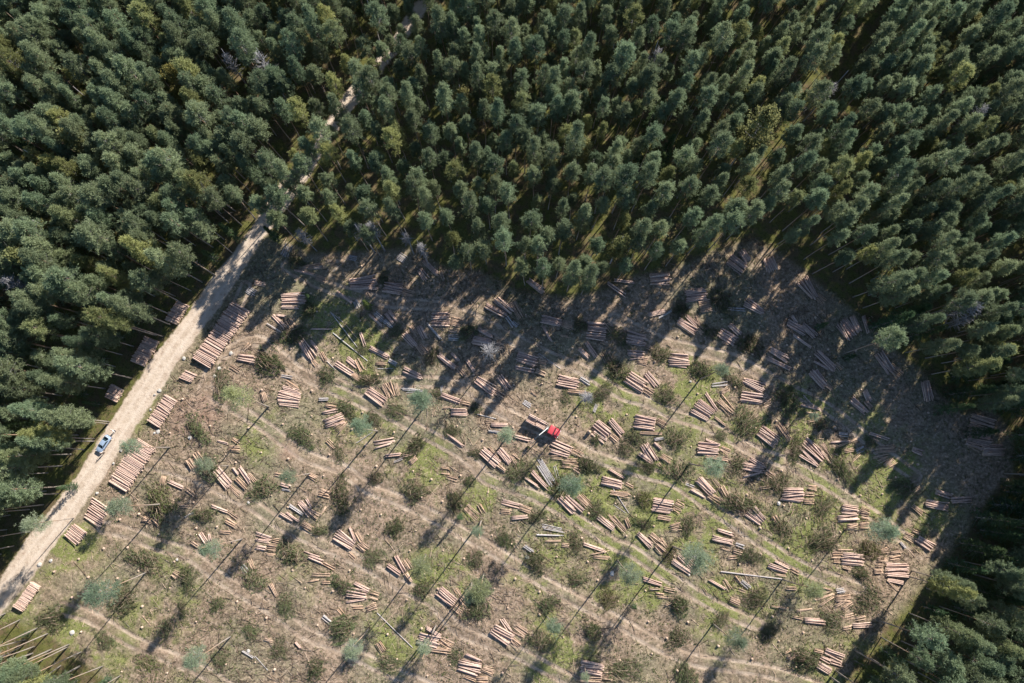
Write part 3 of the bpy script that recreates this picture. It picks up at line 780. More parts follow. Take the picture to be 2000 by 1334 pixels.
# ---------------------------------------------------------------- logs
def log_arrays(n=8, taper=.84, seed=0):
    r = np.random.default_rng(seed)
    xs = np.array([-.5, -.17, .17, .5])
    ang = np.arange(n) * 2 * np.pi / n
    V = []
    for x in xs:
        k = 1 + (x + .5) * (taper - 1)
        rr = k * (1 + r.uniform(-.06, .06, n))
        off = r.uniform(-.12, .12, 2) * (abs(x) < .4)
        V.append(np.column_stack([np.full(n, x), np.cos(ang) * rr + off[0], np.sin(ang) * rr + off[1]]))
    V = np.concatenate(V)
    T, mi = [], []
    for k in range(3):
        for i in range(n):
            j = (i + 1) % n
            a, b, c, d = k * n + i, k * n + j, (k + 1) * n + j, (k + 1) * n + i
            T += [(a, d, c), (a, c, b)]
            mi += [0, 0]
    for base, rev in ((0, False), (3 * n, True)):
        for i in range(1, n - 1):
            T.append((base, base + i + 1, base + i) if rev else (base, base + i, base + i + 1))
            mi.append(1)
    return V, np.array(T)[:, ::-1], np.array(mi)


LOGV = [log_arrays(seed=s, taper=t) for s, t in ((1, .86), (2, .78), (3, .92), (4, .84))]
LOGME = {}
for kind_, nm in (("s", "log"), ("p", "pulp"), ("b", "birch")):
    LOGME[kind_] = [tri_mesh("log", *v[:2], [M[nm], M["cut"]], v[2], tone=np.zeros(len(v[0])), smooth=False) for v in LOGV]


def log_frame(a, b, r):
    """Location, rotation and scale of a log from a to b."""
    d = b - a
    e = d.to_track_quat("X", "Z").to_euler()
    return (a + b) / 2, e, (d.length, r, r)


REST = []      # logs of the smaller heaps: one object of kind stuff


def put_log(a, b, r, kind_, name, label, cat_, group):
    loc, e, sc = log_frame(a, b, r)
    o = link(name, LOGME[kind_][rng.integers(4)], None, loc)
    e.rotate_axis("X", rng.uniform(0, 6.28))
    o.rotation_euler, o.scale = e, sc
    return tag(o, label, cat_, group)


fans = []
for f in FANS.replace("\n", ";").split(";"):
    p = f.split()
    if len(p) < 7:
        continue
    sx, sy, ex, ey, w, n = map(float, p[:6])
    k = p[6]
    we = float(p[7]) if len(p) > 7 else (w if w > 14 else w * 1.05)
    fans.append((sx, sy, ex, ey, w, we, int(n), k))
RAD = {"s": (.10, .155), "p": (.055, .09), "b": (.07, .11)}
LOGS = []      # (fan, a, b, r)
for fi, (sx, sy, ex, ey, w, we, n, k) in enumerate(fans):
    L = math.hypot(ex - sx, ey - sy)
    ux, uy = -(ey - sy) / L, (ex - sx) / L
    lo, hi = RAD[k]
    rows = [(0, n)]
    if k == "s" and n >= 6:
        rows.append((1, n // 2))
    elif k == "p" and n >= 6:
        rows.append((1, n // 3))
    for lay, m in rows:
        for i in range(m):
            t = ((i + .5) / m - .5) + rng.uniform(-.35, .35) / m
            t2 = t + rng.normal(0, .35) / max(m, 3) * (1.6 if lay or k == "p" else 1)
            sl = rng.uniform(-.05, .05) * L
            cut = rng.uniform(0, .10) if rng.random() < .7 else rng.uniform(.1, .3)
            ax, ay = sx + ux * w * t + (ex - sx) / L * sl, sy + uy * w * t + (ey - sy) / L * sl
            bx, by = ex + ux * we * t2 - (ex - sx) * cut * .5 + (ex - sx) / L * sl, ey + uy * we * t2 - (ey - sy) * cut * .5 + (ey - sy) / L * sl
            r = rng.uniform(lo, hi)
            LOGS.append([fi, at(ax, ay), at(bx, by), r, lay, i, m])
# ground height under both ends, then alternate and upper logs are raised by what they lie on
PA = np.array([l[1][:2] for l in LOGS])
PB = np.array([l[2][:2] for l in LOGS])
ha, hb = height(PA), height(PB)
hm = height((PA + PB) / 2)
for q, l in enumerate(LOGS):
    fi, a, b, r, lay, i, m = l
    f = fans[fi]
    tight = min(f[4], f[5]) * .112 / max(f[6], 1) < .24
    up = r + lay * .24 + (.17 if tight and i % 2 and not lay else 0) + (.10 if lay and i % 2 else 0)
    lift = max(0, hm[q] - (ha[q] + hb[q]) / 2) * .8
    a.z, b.z = ha[q] + up + lift - .02, hb[q] + up + lift - .02
# heaps: fans that touch
cen = np.array([((f[0] + f[2]) / 2, (f[1] + f[3]) / 2) for f in fans])
heap = list(range(len(fans)))
order = np.argsort([-f[6] for f in fans])
assigned, seeds = {}, []
for i in order:
    best = None
    for s in seeds:
        d = np.hypot(*(cen[i] - cen[s]))
        if d < 33 and (best is None or d < best[0]):
            best = (d, s)
    if best is None:
        seeds.append(i)
        assigned[i] = i
    else:
        assigned[i] = best[1]
seed_pts = [np.array(at(*cen[s])[:2]) for s in seeds]
PHR = dict(zip(seeds, ranked(seed_pts, "heap")))
size = {s: 0 for s in seeds}
for l in LOGS:
    size[assigned[l[0]]] += (l[2] - l[1]).length * l[3]
quota = {"s": 300, "p": 300, "b": 300}
NAME = {"s": ("pine_log", "log", "pinkish pine log"), "p": ("pulpwood_log", "pulpwood log", "thin short log"), "b": ("birch_log", "birch log", "grey birch log")}
by_heap = {}
for l in LOGS:
    by_heap.setdefault((assigned[l[0]], fans[l[0]][7]), []).append(l)
for s, k in sorted(by_heap, key=lambda q: -size[q[0]]):
    ls = by_heap[(s, k)]
    if quota[k] >= len(ls):
        quota[k] -= len(ls)
        nm, ct, desc = NAME[k]
        for l in ls:
            put_log(l[1], l[2], l[3], k, nm, f"{desc} in the {PHR[s]}", ct, f"{desc}s in the {PHR[s]}")
    else:
        REST += [(l[1], l[2], l[3], k) for l in ls]
# roadside decks: the top logs are things, the layers they lie on go with the rest
for x0_, y0_, x1_, y1_, vx, vy, n, lay, phrase in DECKS:
    for q in range(lay):
        m = n if q == lay - 1 else n + 2
        for i in range(m):
            t = (i + .5) / m
            t = .5 + (t - .5) * (1 - .012 * q) + rng.normal(0, .12) / n
            cx, cy = x0_ + (x1_ - x0_) * t, y0_ + (y1_ - y0_) * t
            js, je = rng.uniform(-.5, .5, 2) * (2.2 if q == lay - 1 else 1.2)
            sl = rng.normal(0, .035)
            ux, uy = (x1_ - x0_), (y1_ - y0_)
            ll = math.hypot(ux, uy)
            a = at(cx - vx * (.5 + sl) + ux / ll * js, cy - vy * (.5 + sl) + uy / ll * js)
            b = at(cx + vx * (.5 - sl) + ux / ll * je, cy + vy * (.5 - sl) + uy / ll * je)
            r = rng.uniform(.105, .155)
            g = hz(*((a + b) / 2)[:2]) + .13 + q * .235 + (rng.random() < .2) * .12 * (q == lay - 1)
            a.z = b.z = g
            b.z += rng.normal(0, .03)
            if q == lay - 1:
                put_log(a, b, r, "s", "stacked_log", f"stacked log on {phrase}", "stacked log", f"top logs of {phrase}")
            else:
                REST.append((a, b, r, "s"))
parts, tones = [], []
for a, b, r, k in REST:
    loc, e, sc = log_frame(a, b, r)
    V, T, mi = LOGV[rng.integers(4)]
    mtx = np.array(Matrix.LocRotScale(loc, e, sc))
    parts.append((V @ mtx[:3, :3].T + mtx[:3, 3], T, mi * 1 + 2 * "spb".index(k)))
    tones.append(np.full(len(V), rng.random()))
V, T, mi = cat(parts)
o = link("felled_timber", tri_mesh("felled_timber", V, T, [M["log"], M["cut"], M["pulp"], M["cut"], M["birch"], M["cut"]], mi, tone=np.concatenate(tones)))
tag(o, "remaining cut logs lying in smaller heaps and under the deck tops", "timber", kind="stuff")

# fallen stems and poles: start, end, radius, label
for x0_, y0_, x1_, y1_, r, k, lab in (
    (1407, 1116, 1530, 1131, .15, "b", "long fallen white trunk lying across the lower right clearing"),
    (646, 610, 698, 678, .10, "b", "longest pale fallen pole in the upper left of the clearing"),
    (650, 650, 718, 705, .10, "b", "pale fallen pole pointing at the misty pine, below the longest one"),
    (645, 609, 670, 629, .07, "b", "short forked pole end beside the longest pale pole"),
    (675, 634, 697, 660, .08, "p", "yellowish pole beside the longest pale pole"),
    (638, 705, 655, 722, .10, "b", "grey pole end below the fan of reddish logs, upper left"),
    (650, 530, 677, 505, .06, "b", "thin grey pole in the shade near the upper edge"),
    (736, 1197, 806, 1265, .09, "b", "white fallen birch stem above the tight round crown"),
    (740, 1229, 775, 1192, .06, "p", "thin bare pole standing clear of the lower trail"),
    (696, 865, 727, 844, .09, "b", "pale stem lying beside the fork-shadowed pine"),
    (932, 809, 969, 818, .10, "b", "grey stem up and left of the red truck"),
    (861, 755, 862, 775, .10, "b", "short upright-lying birch piece in the upper centre"),
    (1508, 1256, 1530, 1284, .07, "p", "thin curved pole at the bottom right"),
    (1198, 955, 1228, 1002, .09, "b", "paler of two parallel poles right of the centre"),
    (1199, 986, 1222, 1002, .07, "b", "shorter of two parallel poles right of the centre"),
    (1436, 992, 1465, 970, .07, "p", "thin pole lying on a brush heap right of centre"),
    (500, 1280, 525, 1308, .07, "b", "thin white pole at the lower left of the bottom trail"),
    (1052, 690, 1095, 720, .06, "b", "thin stick in the upper shade above the truck"),
    (277, 1203, 294, 1222, .08, "p", "splintered pale stick on the lower left trail"),
    (640, 1030, 631, 1040, .06, "b", "short stick over the brush heap in the centre left"),
):
    a, b = at(x0_, y0_), at(x1_, y1_)
    a.z, b.z = hz(*a[:2]) + r, hz(*b[:2]) + r
    me_ = LOGME[k][1]
    loc, e, sc = log_frame(a, b, r)
    o = link("fallen_trunk", me_, None, loc)
    o.rotation_euler, o.scale = e, sc
    tag(o, lab, "fallen trunk", "fallen stems on the clearing floor")

# ---------------------------------------------------------------- trees
def grown(n, hb, ht, Rm, prof, up0, up1, tufts, bl, tl, bw, tuft_r, r, first=.35, droop=0.0):
    """Branches with leafy sprays. Returns (branch V,T), (leaf V,T) with z measured from the ground."""
    t = np.sort(r.random(n)) ** .9
    z = hb + (ht - hb) * t
    az = np.arange(n) * 2.39996 + r.normal(0, .35, n)
    L = Rm * prof(t) * r.uniform(.72, 1.15, n)
    el = up0 + (up1 - up0) * t + r.normal(0, .14, n)
    d = np.column_stack([np.cos(az) * np.cos(el), np.sin(az) * np.cos(el), np.sin(el)])
    p0 = np.column_stack([r.normal(0, .03, n), r.normal(0, .03, n), z])
    p1 = p0 + d * L[:, None]
    p1[:, 2] -= droop * L ** 2
    bV, bT = sticks(p0, p1, .018 + .02 * L / Rm, .006)
    k = tufts
    s = first + (1.02 - first) * r.random((n, k)) ** .8
    c = p0[:, None] + (p1 - p0)[:, None] * s[..., None] + r.normal(0, tuft_r, (n, k, 3)) * np.array([1, 1, .6])
    c = c.reshape(-1, 3)
    dd = np.repeat(d, k, 0)
    m = len(c)
    cc = np.repeat(c, bl, 0) + r.normal(0, tuft_r * .45, (m * bl, 3))
    bd = unit(r.normal(0, 1, (m * bl, 3)) + np.repeat(dd, bl, 0) * .7 + [0, 0, .35])
    lV, lT = blades(cc, bd, tl * r.uniform(.7, 1.3, m * bl), bw * r.uniform(.7, 1.3, m * bl))
    return (bV, bT), (lV, lT)


def stem(H, r0, r1, bend, r, sides=7):
    zs = np.linspace(0, H, 9)
    ph = r.uniform(0, 6.28)
    off = bend * np.sin(zs / H * 2.6 + ph) - bend * math.sin(ph)
    th = r.uniform(0, 6.28)
    rad = r1 + (r0 - r1) * (1 - zs / H) ** .8
    rad[0] *= 1.25
    zs[0] = -.4
    return tube(np.column_stack([off * math.cos(th), off * math.sin(th), zs]), rad, sides)


class Tree:
    def __init__(s, name, trunk, branch, leaf, mats, hb):
        s.name, s.hb = name, hb
        s.trunk = tri_mesh("trunk", *trunk, [mats[0]], smooth=True)
        cv, ct, cm = cat([(branch[0], branch[1], 0), (leaf[0], leaf[1], 1)]) if leaf is not None else (*branch, np.zeros(len(branch[1])))
        s.crown = tri_mesh("crown", cv - [0, 0, hb], ct, [mats[1], mats[2]] if leaf is not None else [mats[1]], cm)
        s.all = cat([(trunk[0], trunk[1], 0), (cv, ct, cm + 1)])
        s.mats = mats

    def put(s, label, cat_, loc, rz, sc, tilt=(0, 0), group=None, csc=1.0):
        e = Euler((0, 0, rz))
        if tilt[0] or tilt[1]:
            e = (Vector((tilt[0], tilt[1], 1)).normalized().to_track_quat("Z", "Y").to_matrix() @ Matrix.Rotation(rz, 3, "Z")).to_euler()
        root = thing(s.name, label, cat_, loc, e, sc, group)
        link("trunk", s.trunk, root)
        c = link("crown", s.crown, root, (0, 0, s.hb))
        c.scale = (csc,) * 3
        return root


def dome(t):
    return np.clip(1 - t ** 2.2, .05, 1) ** .6 * np.clip(.45 + t * 1.6, 0, 1)


SHAPES = ["broad-crowned", "narrow-crowned", "flat-topped", "lopsided", "open-crowned", "dense round", "long-crowned", "small-crowned"]
PINE = []
for v, (H, hbf, Rm, n, tf) in enumerate([(20.5, .64, 2.75, 58, 8), (21.5, .59, 2.0, 54, 8), (19.5, .68, 2.65, 54, 8), (20, .64, 2.5, 56, 8), (21, .60, 2.45, 46, 8), (19.5, .66, 2.35, 56, 9), (22, .38, 2.5, 92, 8), (18, .67, 1.9, 44, 8)]):
    r = np.random.default_rng(100 + v)
    prof = dome if v != 2 else (lambda t: np.clip(1 - t ** 4, .1, 1) ** .6 * np.clip(.5 + t * 1.2, 0, 1))
    br, lf = grown(n, H * hbf, H - .3, Rm, prof, .05, 1.0, tf, 13, .46, .095, .27, r)
    if v == 3:
        for a_ in (br[0], lf[0]):
            a_[:, 0] += .35 * np.clip(a_[:, 2] - H * hbf, 0, 9) * .3
    # dead lower snags under the crown
    k = 9
    az = r.uniform(0, 6.28, k)
    z = r.uniform(H * .35, H * hbf, k)
    p0 = np.column_stack([0 * z, 0 * z, z])
    sv, st = sticks(p0, p0 + np.column_stack([np.cos(az), np.sin(az), r.uniform(-.2, .3, k)]) * r.uniform(.4, 1.2, (k, 1)), .018, .006)
    bv, bt, _ = cat([(*br, 0), (sv, st, 0)])
    PINE.append(Tree("pine_tree", stem(H, .145, .035, .22, r), (bv, bt), lf, [M["bark"], M["deadwood"], M["needle"]], H * hbf))
SLIM = []
for v, (H, hbf, Rm, n) in enumerate([(20.5, .70, 2.4, 46), (20.5, .68, 2.7, 50), (20, .72, 2.2, 42), (20.5, .64, 2.5, 52)]):
    r = np.random.default_rng(200 + v)
    br, lf = grown(n, H * hbf, H - .2, Rm, dome, .05, 1.0, 8, 10, .44, .065, .32, r)
    SLIM.append(Tree("pine_tree", stem(H, .17, .04, .35, r), br, lf, [M["bark"], M["deadwood"], M["pale_needle"]], H * hbf))
SPR = []
for v, (H, Rm, n) in enumerate([(15, 2.3, 95), (16, 1.9, 100), (13, 2.5, 90)]):
    r = np.random.default_rng(300 + v)
    br, lf = grown(n, .6, H - .2, Rm, lambda t: np.clip(1 - t, .04, 1) ** .85, -.15, .5, 7, 9, .38, .085, .16, r, .12, .05)
    SPR.append(Tree("spruce_tree", stem(H, .17, .03, .08, r), br, lf, [M["bark"], M["deadwood"], M["spruce"]], .6))
LEAFY = []
for v, (H, Rm, n) in enumerate([(16, 2.2, 46), (15, 2.7, 52)]):
    r = np.random.default_rng(400 + v)
    br, lf = grown(n, H * .4, H - .4, Rm, lambda t: np.clip(np.sin(np.pi * np.clip(t * .8 + .18, 0, 1)), .1, 1) ** .7, .3, 1.15, 8, 13, .26, .19, .30, r)
    LEAFY.append(Tree("broadleaf_tree", stem(H, .15, .03, .25, r), br, lf, [M["birch"], M["deadwood"], M["yellow"]], H * .4))
DEAD = []
for v, (H, n) in enumerate([(17, 46), (16, 60)]):
    r = np.random.default_rng(500 + v)
    t = np.sort(r.random(n))
    z = H * .5 + H * .48 * t
    az = np.arange(n) * 2.4 + r.normal(0, .4, n)
    L = 2.3 * dome(t) * r.uniform(.6, 1.2, n)
    el = .1 + .7 * t + r.normal(0, .2, n)
    d = np.column_stack([np.cos(az) * np.cos(el), np.sin(az) * np.cos(el), np.sin(el)])
    p0 = np.column_stack([0 * z, 0 * z, z])
    p1 = p0 + d * L[:, None]
    ps = [sticks(p0, p1, .05, .02)]
    k = 9
    s = r.uniform(.25, 1, (n, k))
    q0 = (p0[:, None] + (p1 - p0)[:, None] * s[..., None]).reshape(-1, 3)
    q1 = q0 + unit(np.repeat(d, k, 0) * .6 + r.normal(0, .6, (n * k, 3))) * r.uniform(.3, .9, (n * k, 1))
    ps.append(sticks(q0, q1, .025, .010))
    bv, bt, _ = cat([(*q, 0) for q in ps])
    DEAD.append(Tree("dead_tree", stem(H, .15, .03, .3, r), (bv, bt), None, [M["deadwood"], M["deadwood"]], H * .5))

taken = []          # ground points already used by a tree


def lean_to(bx, by, cx, cy, Hc):
    """Height factor and lean that carry a crown of centre height Hc from a base pixel to a crown pixel."""
    b = at(bx, by)
    best = min(np.linspace(.55, 1.12, 58), key=lambda k: ((at(cx, cy, Hc * k) - b).xy).length + abs(k - 1) * 2.5)
    d = (at(cx, cy, Hc * best) - b).xy / (Hc * best)
    l = min(1, .22 / max(d.length, 1e-6))
    return b, best, (d.x * l, d.y * l)


for i, (bx, by, cx, cy, cs, lab) in enumerate(PINES):
    tr = SLIM[(i * 3 + (1 if cs > 1.15 else 0)) % 4]
    Hc = 17.2
    b, k, tl = lean_to(bx, by, cx, cy, Hc)
    b.z = hz(b.x, b.y)
    tr.put(lab, "pine", b, rng.uniform(0, 6.28), k, tl, "pines left standing in the clearing", cs * .95 / max(k, .7))
    taken.append((b.x, b.y))
for cx, cy, z, cs, lab in SNAGS:
    b = at(cx, cy, z)
    b.z = hz(b.x, b.y)
    DEAD[len(taken) % 2].put(lab, "dead tree", b, rng.uniform(0, 6.28), z / 13.0, (0, 0), "dead trees", cs * .8)
    taken.append((b.x, b.y))
for cx, cy, z, cs, lab in YELLOWS:
    b = at(cx, cy, z)
    b.z = hz(b.x, b.y)
    LEAFY[len(taken) % 2].put(lab, "broadleaf tree", b, rng.uniform(0, 6.28), z / 12.0, (0, 0), "yellowing broadleaf trees in the forest", cs)
    taken.append((b.x, b.y))
for bx, by, h, lab in SPRUCES:
    b = at(bx, by)
    b.z = hz(b.x, b.y)
    SPR[len(taken) % 3].put(lab, "spruce", b, rng.uniform(0, 6.28), h / 15.0, (0, 0), "spruces at the forest edge and in the clearing")
    taken.append((b.x, b.y))

rows = [(1962, 948, 13), (1938, 985, 15), (1985, 1000, 17), (1915, 1035, 12), (1960, 1075, 16), (1895, 1075, 14), (1925, 1105, 16), (1870, 1125, 11), (1985, 1130, 15), (1900, 1150, 14), (1840, 1150, 12), (1865, 1185, 14), (1805, 1185, 10), (1775, 1225, 11), (1725, 1270, 9), (1830, 800, 12), (1890, 845, 11), (1862, 735, 15), (1910, 760, 16), (1958, 800, 17), (1985, 890, 14),
        (285, 610, 9), (240, 660, 8), (265, 640, 12), (205, 700, 9), (170, 770, 8), (345, 535, 10), (385, 520, 9), (130, 840, 8), (90, 880, 9), (60, 905, 10), (30, 980, 9)]
rp = [np.array(at(x, y)[:2]) for x, y, _ in rows]
for (x, y, h), p, ph in zip(rows, rp, ranked(rp, "edge spruce")):
    SPR[len(taken) % 3].put(f"{'tall' if h > 14 else 'low' if h < 10 else 'green'} {ph}", "spruce", (p[0], p[1], hz(*p)), rng.uniform(0, 6.28), h / 15.0, (0, 0), "spruces along the dark forest edge")
    taken.append(tuple(p))

# forest: hand-placed edge trunks first, then darts
pts = [np.array(at(*p)[:2]) for p in EDGE + CORNER]
n_hand = len(pts)
cand = np.column_stack([rng.uniform(-178, 178, 90000), rng.uniform(-82, 150, 90000)])
cdr, _, cde = masks(cand)
px, py = proj(cand[:, 0], cand[:, 1], 9.0)
bandR = (px > -260) & (px < 2330) & (py > -330) & (py < 1480)
ok = bandR & (cde > 1.2) & (cdr > np.where(cand[:, 1] > 28, 2.0, 3.6))
# grassy ride at the top right
ride = seg_dist(cand, poly([(1720, -40), (1690, 40), (1625, 150), (1560, 240)]))
ok &= ride > 3.0
for D in DECKS:
    a_, b_ = np.array(at(D[0], D[1])[:2]), np.array(at(D[2], D[3])[:2])
    ok &= seg_dist(cand, np.array([a_, b_])) > 2.6
cell, G = 4.4, {}


def free(p, dmin):
    ci, cj = int(p[0] // cell), int(p[1] // cell)
    for a in range(ci - 1, ci + 2):
        for b in range(cj - 1, cj + 2):
            for q in G.get((a, b), ()):
                if (q[0] - p[0]) ** 2 + (q[1] - p[1]) ** 2 < dmin * dmin:
                    return False
    return True


def mark(p):
    G.setdefault((int(p[0] // cell), int(p[1] // cell)), []).append(p)


for p in taken + pts:
    mark(p)
left = proj(cand[:, 0], cand[:, 1], 0)[0]
for p, lx, ed in zip(cand[ok], left[ok], cde[ok]):
    d = 2.95 if lx < 620 or lx > 1650 else 3.25
    if 560 <= lx < 1640 and p[1] > -5 and ed < 20:
        d = 3.75
    if free(p, d * rng.uniform(.88, 1.05)):
        mark(p)
        pts.append(p)
pts = np.array(pts)
_, _, pde = masks(pts)
hp = height(pts)
px, py = proj(pts[:, 0], pts[:, 1], 16.0)
vis = (px > 5) & (px < 1995) & (py > 5) & (py < 1329)
cdist = np.abs(pde)
cdist[~vis] = 1e6
cdist[:n_hand][vis[:n_hand]] = -1
near = np.argsort(cdist)[:300]
near = near[cdist[near] < 1e5]
shape = rng.integers(0, 8, len(pts))
rot = rng.uniform(0, 6.28, len(pts))
scl = rng.normal(.97, .10, len(pts)).clip(.68, 1.18)
slim = np.where((proj(pts[:, 0], pts[:, 1], 0)[0] > 600) & (pts[:, 1] > -10), .84, .97) * rng.uniform(.88, 1.12, len(pts))
lean = rng.normal(0, .02, (len(pts), 2))
lean[n_hand - len(CORNER):n_hand] += [-.06, -.05]
flank = (np.abs(pde) < 10) & (np.abs(proj(pts[:, 0], pts[:, 1], 0)[0] - 1030) > 620) & (rng.random(len(pts)) < .5)
flank[n_hand - len(CORNER):n_hand] = False
shape[flank] = 6
keyed = {}
for i in near:
    n_, w_, d_ = where(pts[i])
    keyed.setdefault((shape[i], n_, w_), []).append((d_, i))
for (s_, n_, w_), ls in keyed.items():
    for r_, (d_, i) in enumerate(sorted(ls)):
        lab = f"{SHAPES[s_]} green pine {w_} {n_}" if len(ls) == 1 else f"{ORD[min(r_, 9)]} {SHAPES[s_]} green pine {w_} {n_}"
        PINE[s_].put(lab, "pine tree", (*pts[i], hp[i]), rot[i], (scl[i] * slim[i], scl[i] * slim[i], scl[i]), lean[i], "pines along the forest edge")
rest = np.setdiff1d(np.arange(len(pts)), near)

# the rest of the wood: one object that sets a tree on each point
me = bpy.data.meshes.new("pine_forest")
me.vertices.add(len(rest))
me.vertices.foreach_set("co", np.column_stack([pts[rest], hp[rest]]).astype(np.float32).ravel())
var = shape[rest].copy()
odd = rng.random(len(rest))
var[odd < .035] = 8
me.attributes.new("var", "INT", "POINT").data.foreach_set("value", var.astype(np.int32))
me.attributes.new("scl", "FLOAT_VECTOR", "POINT").data.foreach_set("vector", np.column_stack([scl * slim, scl * slim, scl])[rest].astype(np.float32).ravel())
me.attributes.new("rot", "FLOAT_VECTOR", "POINT").data.foreach_set("vector", np.column_stack([lean[rest], rot[rest]]).astype(np.float32).ravel())
fo = link("pine_forest", me)
tag(fo, "dense pine forest filling the land around the clearing", "forest", kind="stuff")
ng = bpy.data.node_groups.new("trees_on_points", "GeometryNodeTree")
ng.interface.new_socket("Geometry", in_out="INPUT", socket_type="NodeSocketGeometry")
ng.interface.new_socket("Geometry", in_out="OUTPUT", socket_type="NodeSocketGeometry")
gi, go_ = ng.nodes.new("NodeGroupInput"), ng.nodes.new("NodeGroupOutput")
join = ng.nodes.new("GeometryNodeJoinGeometry")


def named(nm, typ):
    nd = ng.nodes.new("GeometryNodeInputNamedAttribute")
    nd.data_type = typ
    nd.inputs[0].default_value = nm
    return nd.outputs[0]


for v, tr in enumerate(PINE + [SPR[0]]):
    pm = tri_mesh("forest_tree", tr.all[0], tr.all[1], tr.mats, tr.all[2])
    po = bpy.data.objects.new("forest_tree", pm)          # not in the scene: only read by the forest
    oi = ng.nodes.new("GeometryNodeObjectInfo")
    oi.inputs["Object"].default_value = po
    cmp_ = ng.nodes.new("FunctionNodeCompare")
    cmp_.data_type, cmp_.operation = "INT", "EQUAL"
    ins = [s for s in cmp_.inputs if s.type == "INT"]
    ng.links.new(named("var", "INT"), ins[0])
    ins[1].default_value = v
    ip = ng.nodes.new("GeometryNodeInstanceOnPoints")
    ng.links.new(gi.outputs[0], ip.inputs["Points"])
    ng.links.new(cmp_.outputs[0], ip.inputs["Selection"])
    ng.links.new(oi.outputs["Geometry"], ip.inputs["Instance"])
    ng.links.new(named("rot", "FLOAT_VECTOR"), ip.inputs["Rotation"])
    ng.links.new(named("scl", "FLOAT_VECTOR"), ip.inputs["Scale"])
    ng.links.new(ip.outputs[0], join.inputs[0])
ng.links.new(join.outputs[0], go_.inputs[0])
fo.modifiers.new("trees", "NODES").node_group = ng
print("TREES", len(pts), "single", len(near), "logs", len(LOGS), "rest", len(REST), "heaps", len(seeds), quota)

# ---------------------------------------------------------------- brush heaps
BR = []
for v in range(6):
    r = np.random.default_rng(600 + v)
    n = 230
    rr = r.random(n) ** .85 * 3.4
    th = r.uniform(0, 6.28, n)
    el_ = .95 + .30 * np.sin(th * 2 + v) + .22 * np.sin(th * 3 + v * 2) + .15 * np.sin(th * 7 + v)
    x, y = rr * np.cos(th) * el_, rr * np.sin(th) * el_ * .85
    z = (.62 * (1 - (rr / 3.3) ** 2)).clip(.08) * r.uniform(.25, 1.1, n)
    main = r.uniform(0, 3.14)
    d = unit(np.column_stack([np.cos(main) + r.normal(0, .8, n), np.sin(main) + r.normal(0, .8, n), r.normal(.05, .28, n)]))
    L = r.uniform(.8, 2.3, n)
    p0 = np.column_stack([x, y, z]) - d * (L / 2)[:, None]
    p0[:, 2] = p0[:, 2].clip(.03)
    p1 = p0 + d * L[:, None]
    p1[:, 2] = p1[:, 2].clip(.05)
    bv, bt = sticks(p0, p1, .022, .008)
    k = 26
    s = r.uniform(.15, 1.05, (n, k))
    c = (p0[:, None] + (p1 - p0)[:, None] * s[..., None]).reshape(-1, 3) + r.normal(0, .05, (n * k, 3))
    bd = unit(np.repeat(d, k, 0) * .5 + r.normal(0, .75, (n * k, 3)))
    keep = np.repeat(r.random(n) < .84, k)
    c, bd = c[keep], bd[keep]
    m = len(c)
    lv, lt = blades(c, bd, r.uniform(.18, .38, m), r.uniform(.05, .10, m))
    nb = 80
    th = r.uniform(0, 6.28, nb)
    q0 = np.column_stack([np.cos(th), np.sin(th), 0 * th]) * (r.uniform(.2, 2.7, nb))[:, None]
    q0[:, 2] = r.uniform(.1, 1.0, nb)
    dd = unit(np.column_stack([np.cos(main) + r.normal(0, .7, nb), np.sin(main) + r.normal(0, .7, nb), r.normal(.08, .2, nb)]))
    sv, st = sticks(q0, q0 + dd * r.uniform(.8, 2.4, (nb, 1)), .035, .015)
    V, T, _ = cat([(bv, bt, 0), (sv, st, 0)])
    BR.append((tri_mesh("foliage", lv, lt, [M["brush"]]), tri_mesh("branch", V, T, [M["twig"]], tone=np.repeat(r.random(n + nb), 6))))
bl = [tuple(map(float, s.split())) for s in BRUSH.replace("\n", ";").split(";")]
bp = [np.array(at(x, y)[:2]) for x, y, _ in bl]
for i, ((x, y, rad), p, ph) in enumerate(zip(bl, bp, ranked(bp, "brush heap"))):
    sc = rad * .112 / 3.35
    t = thing("brushwood_mound", f"{'large' if rad > 27 else 'small' if rad < 19 else 'dark'} {ph}", "brush heap", (p[0], p[1], hz(*p)), (0, 0, rng.uniform(0, 6.28)), (sc * (st_ := rng.uniform(.8, 1.4)), sc / st_ ** .8, sc * rng.uniform(.8, 1.6)), "heaps of lopped branches in the clearing")
    link("foliage", BR[i % 6][0], t)
    link("branch", BR[i % 6][1], t)

# ---------------------------------------------------------------- stumps and stones
ST = []
for v in range(3):
    r = np.random.default_rng(700 + v)
    n = 10
    ang = np.arange(n) * 2 * np.pi / n
    rings = []
    for z, k in ((-.15, 1.5), (.05, 1.18), (.30, 1.0)):
        rings.append(np.column_stack([np.cos(ang) * k * .19 * (1 + r.uniform(-.1, .1, n)), np.sin(ang) * k * .19 * (1 + r.uniform(-.1, .1, n)), np.full(n, z)]))
    V = np.concatenate(rings)
    T, mi = [], []
    for k in range(2):
        for i in range(n):
            j = (i + 1) % n
            T += [(k * n + i, k * n + j, (k + 1) * n + j), (k * n + i, (k + 1) * n + j, (k + 1) * n + i)]
            mi += [0, 0]
    for i in range(1, n - 1):
        T.append((2 * n, 2 * n + i, 2 * n + i + 1))
        mi.append(1)
    ST.append(tri_mesh("stump", V, np.array(T), [M["log"], M["stump_top"]], mi, tone=np.zeros(len(V))))
lm = (PA + PB) / 2
sp = np.column_stack([rng.uniform(-110, 110, 9000), rng.uniform(-55, 60, 9000)])
sdr, sdt, sde = masks(sp)
px, py = proj(sp[:, 0], sp[:, 1], 0)
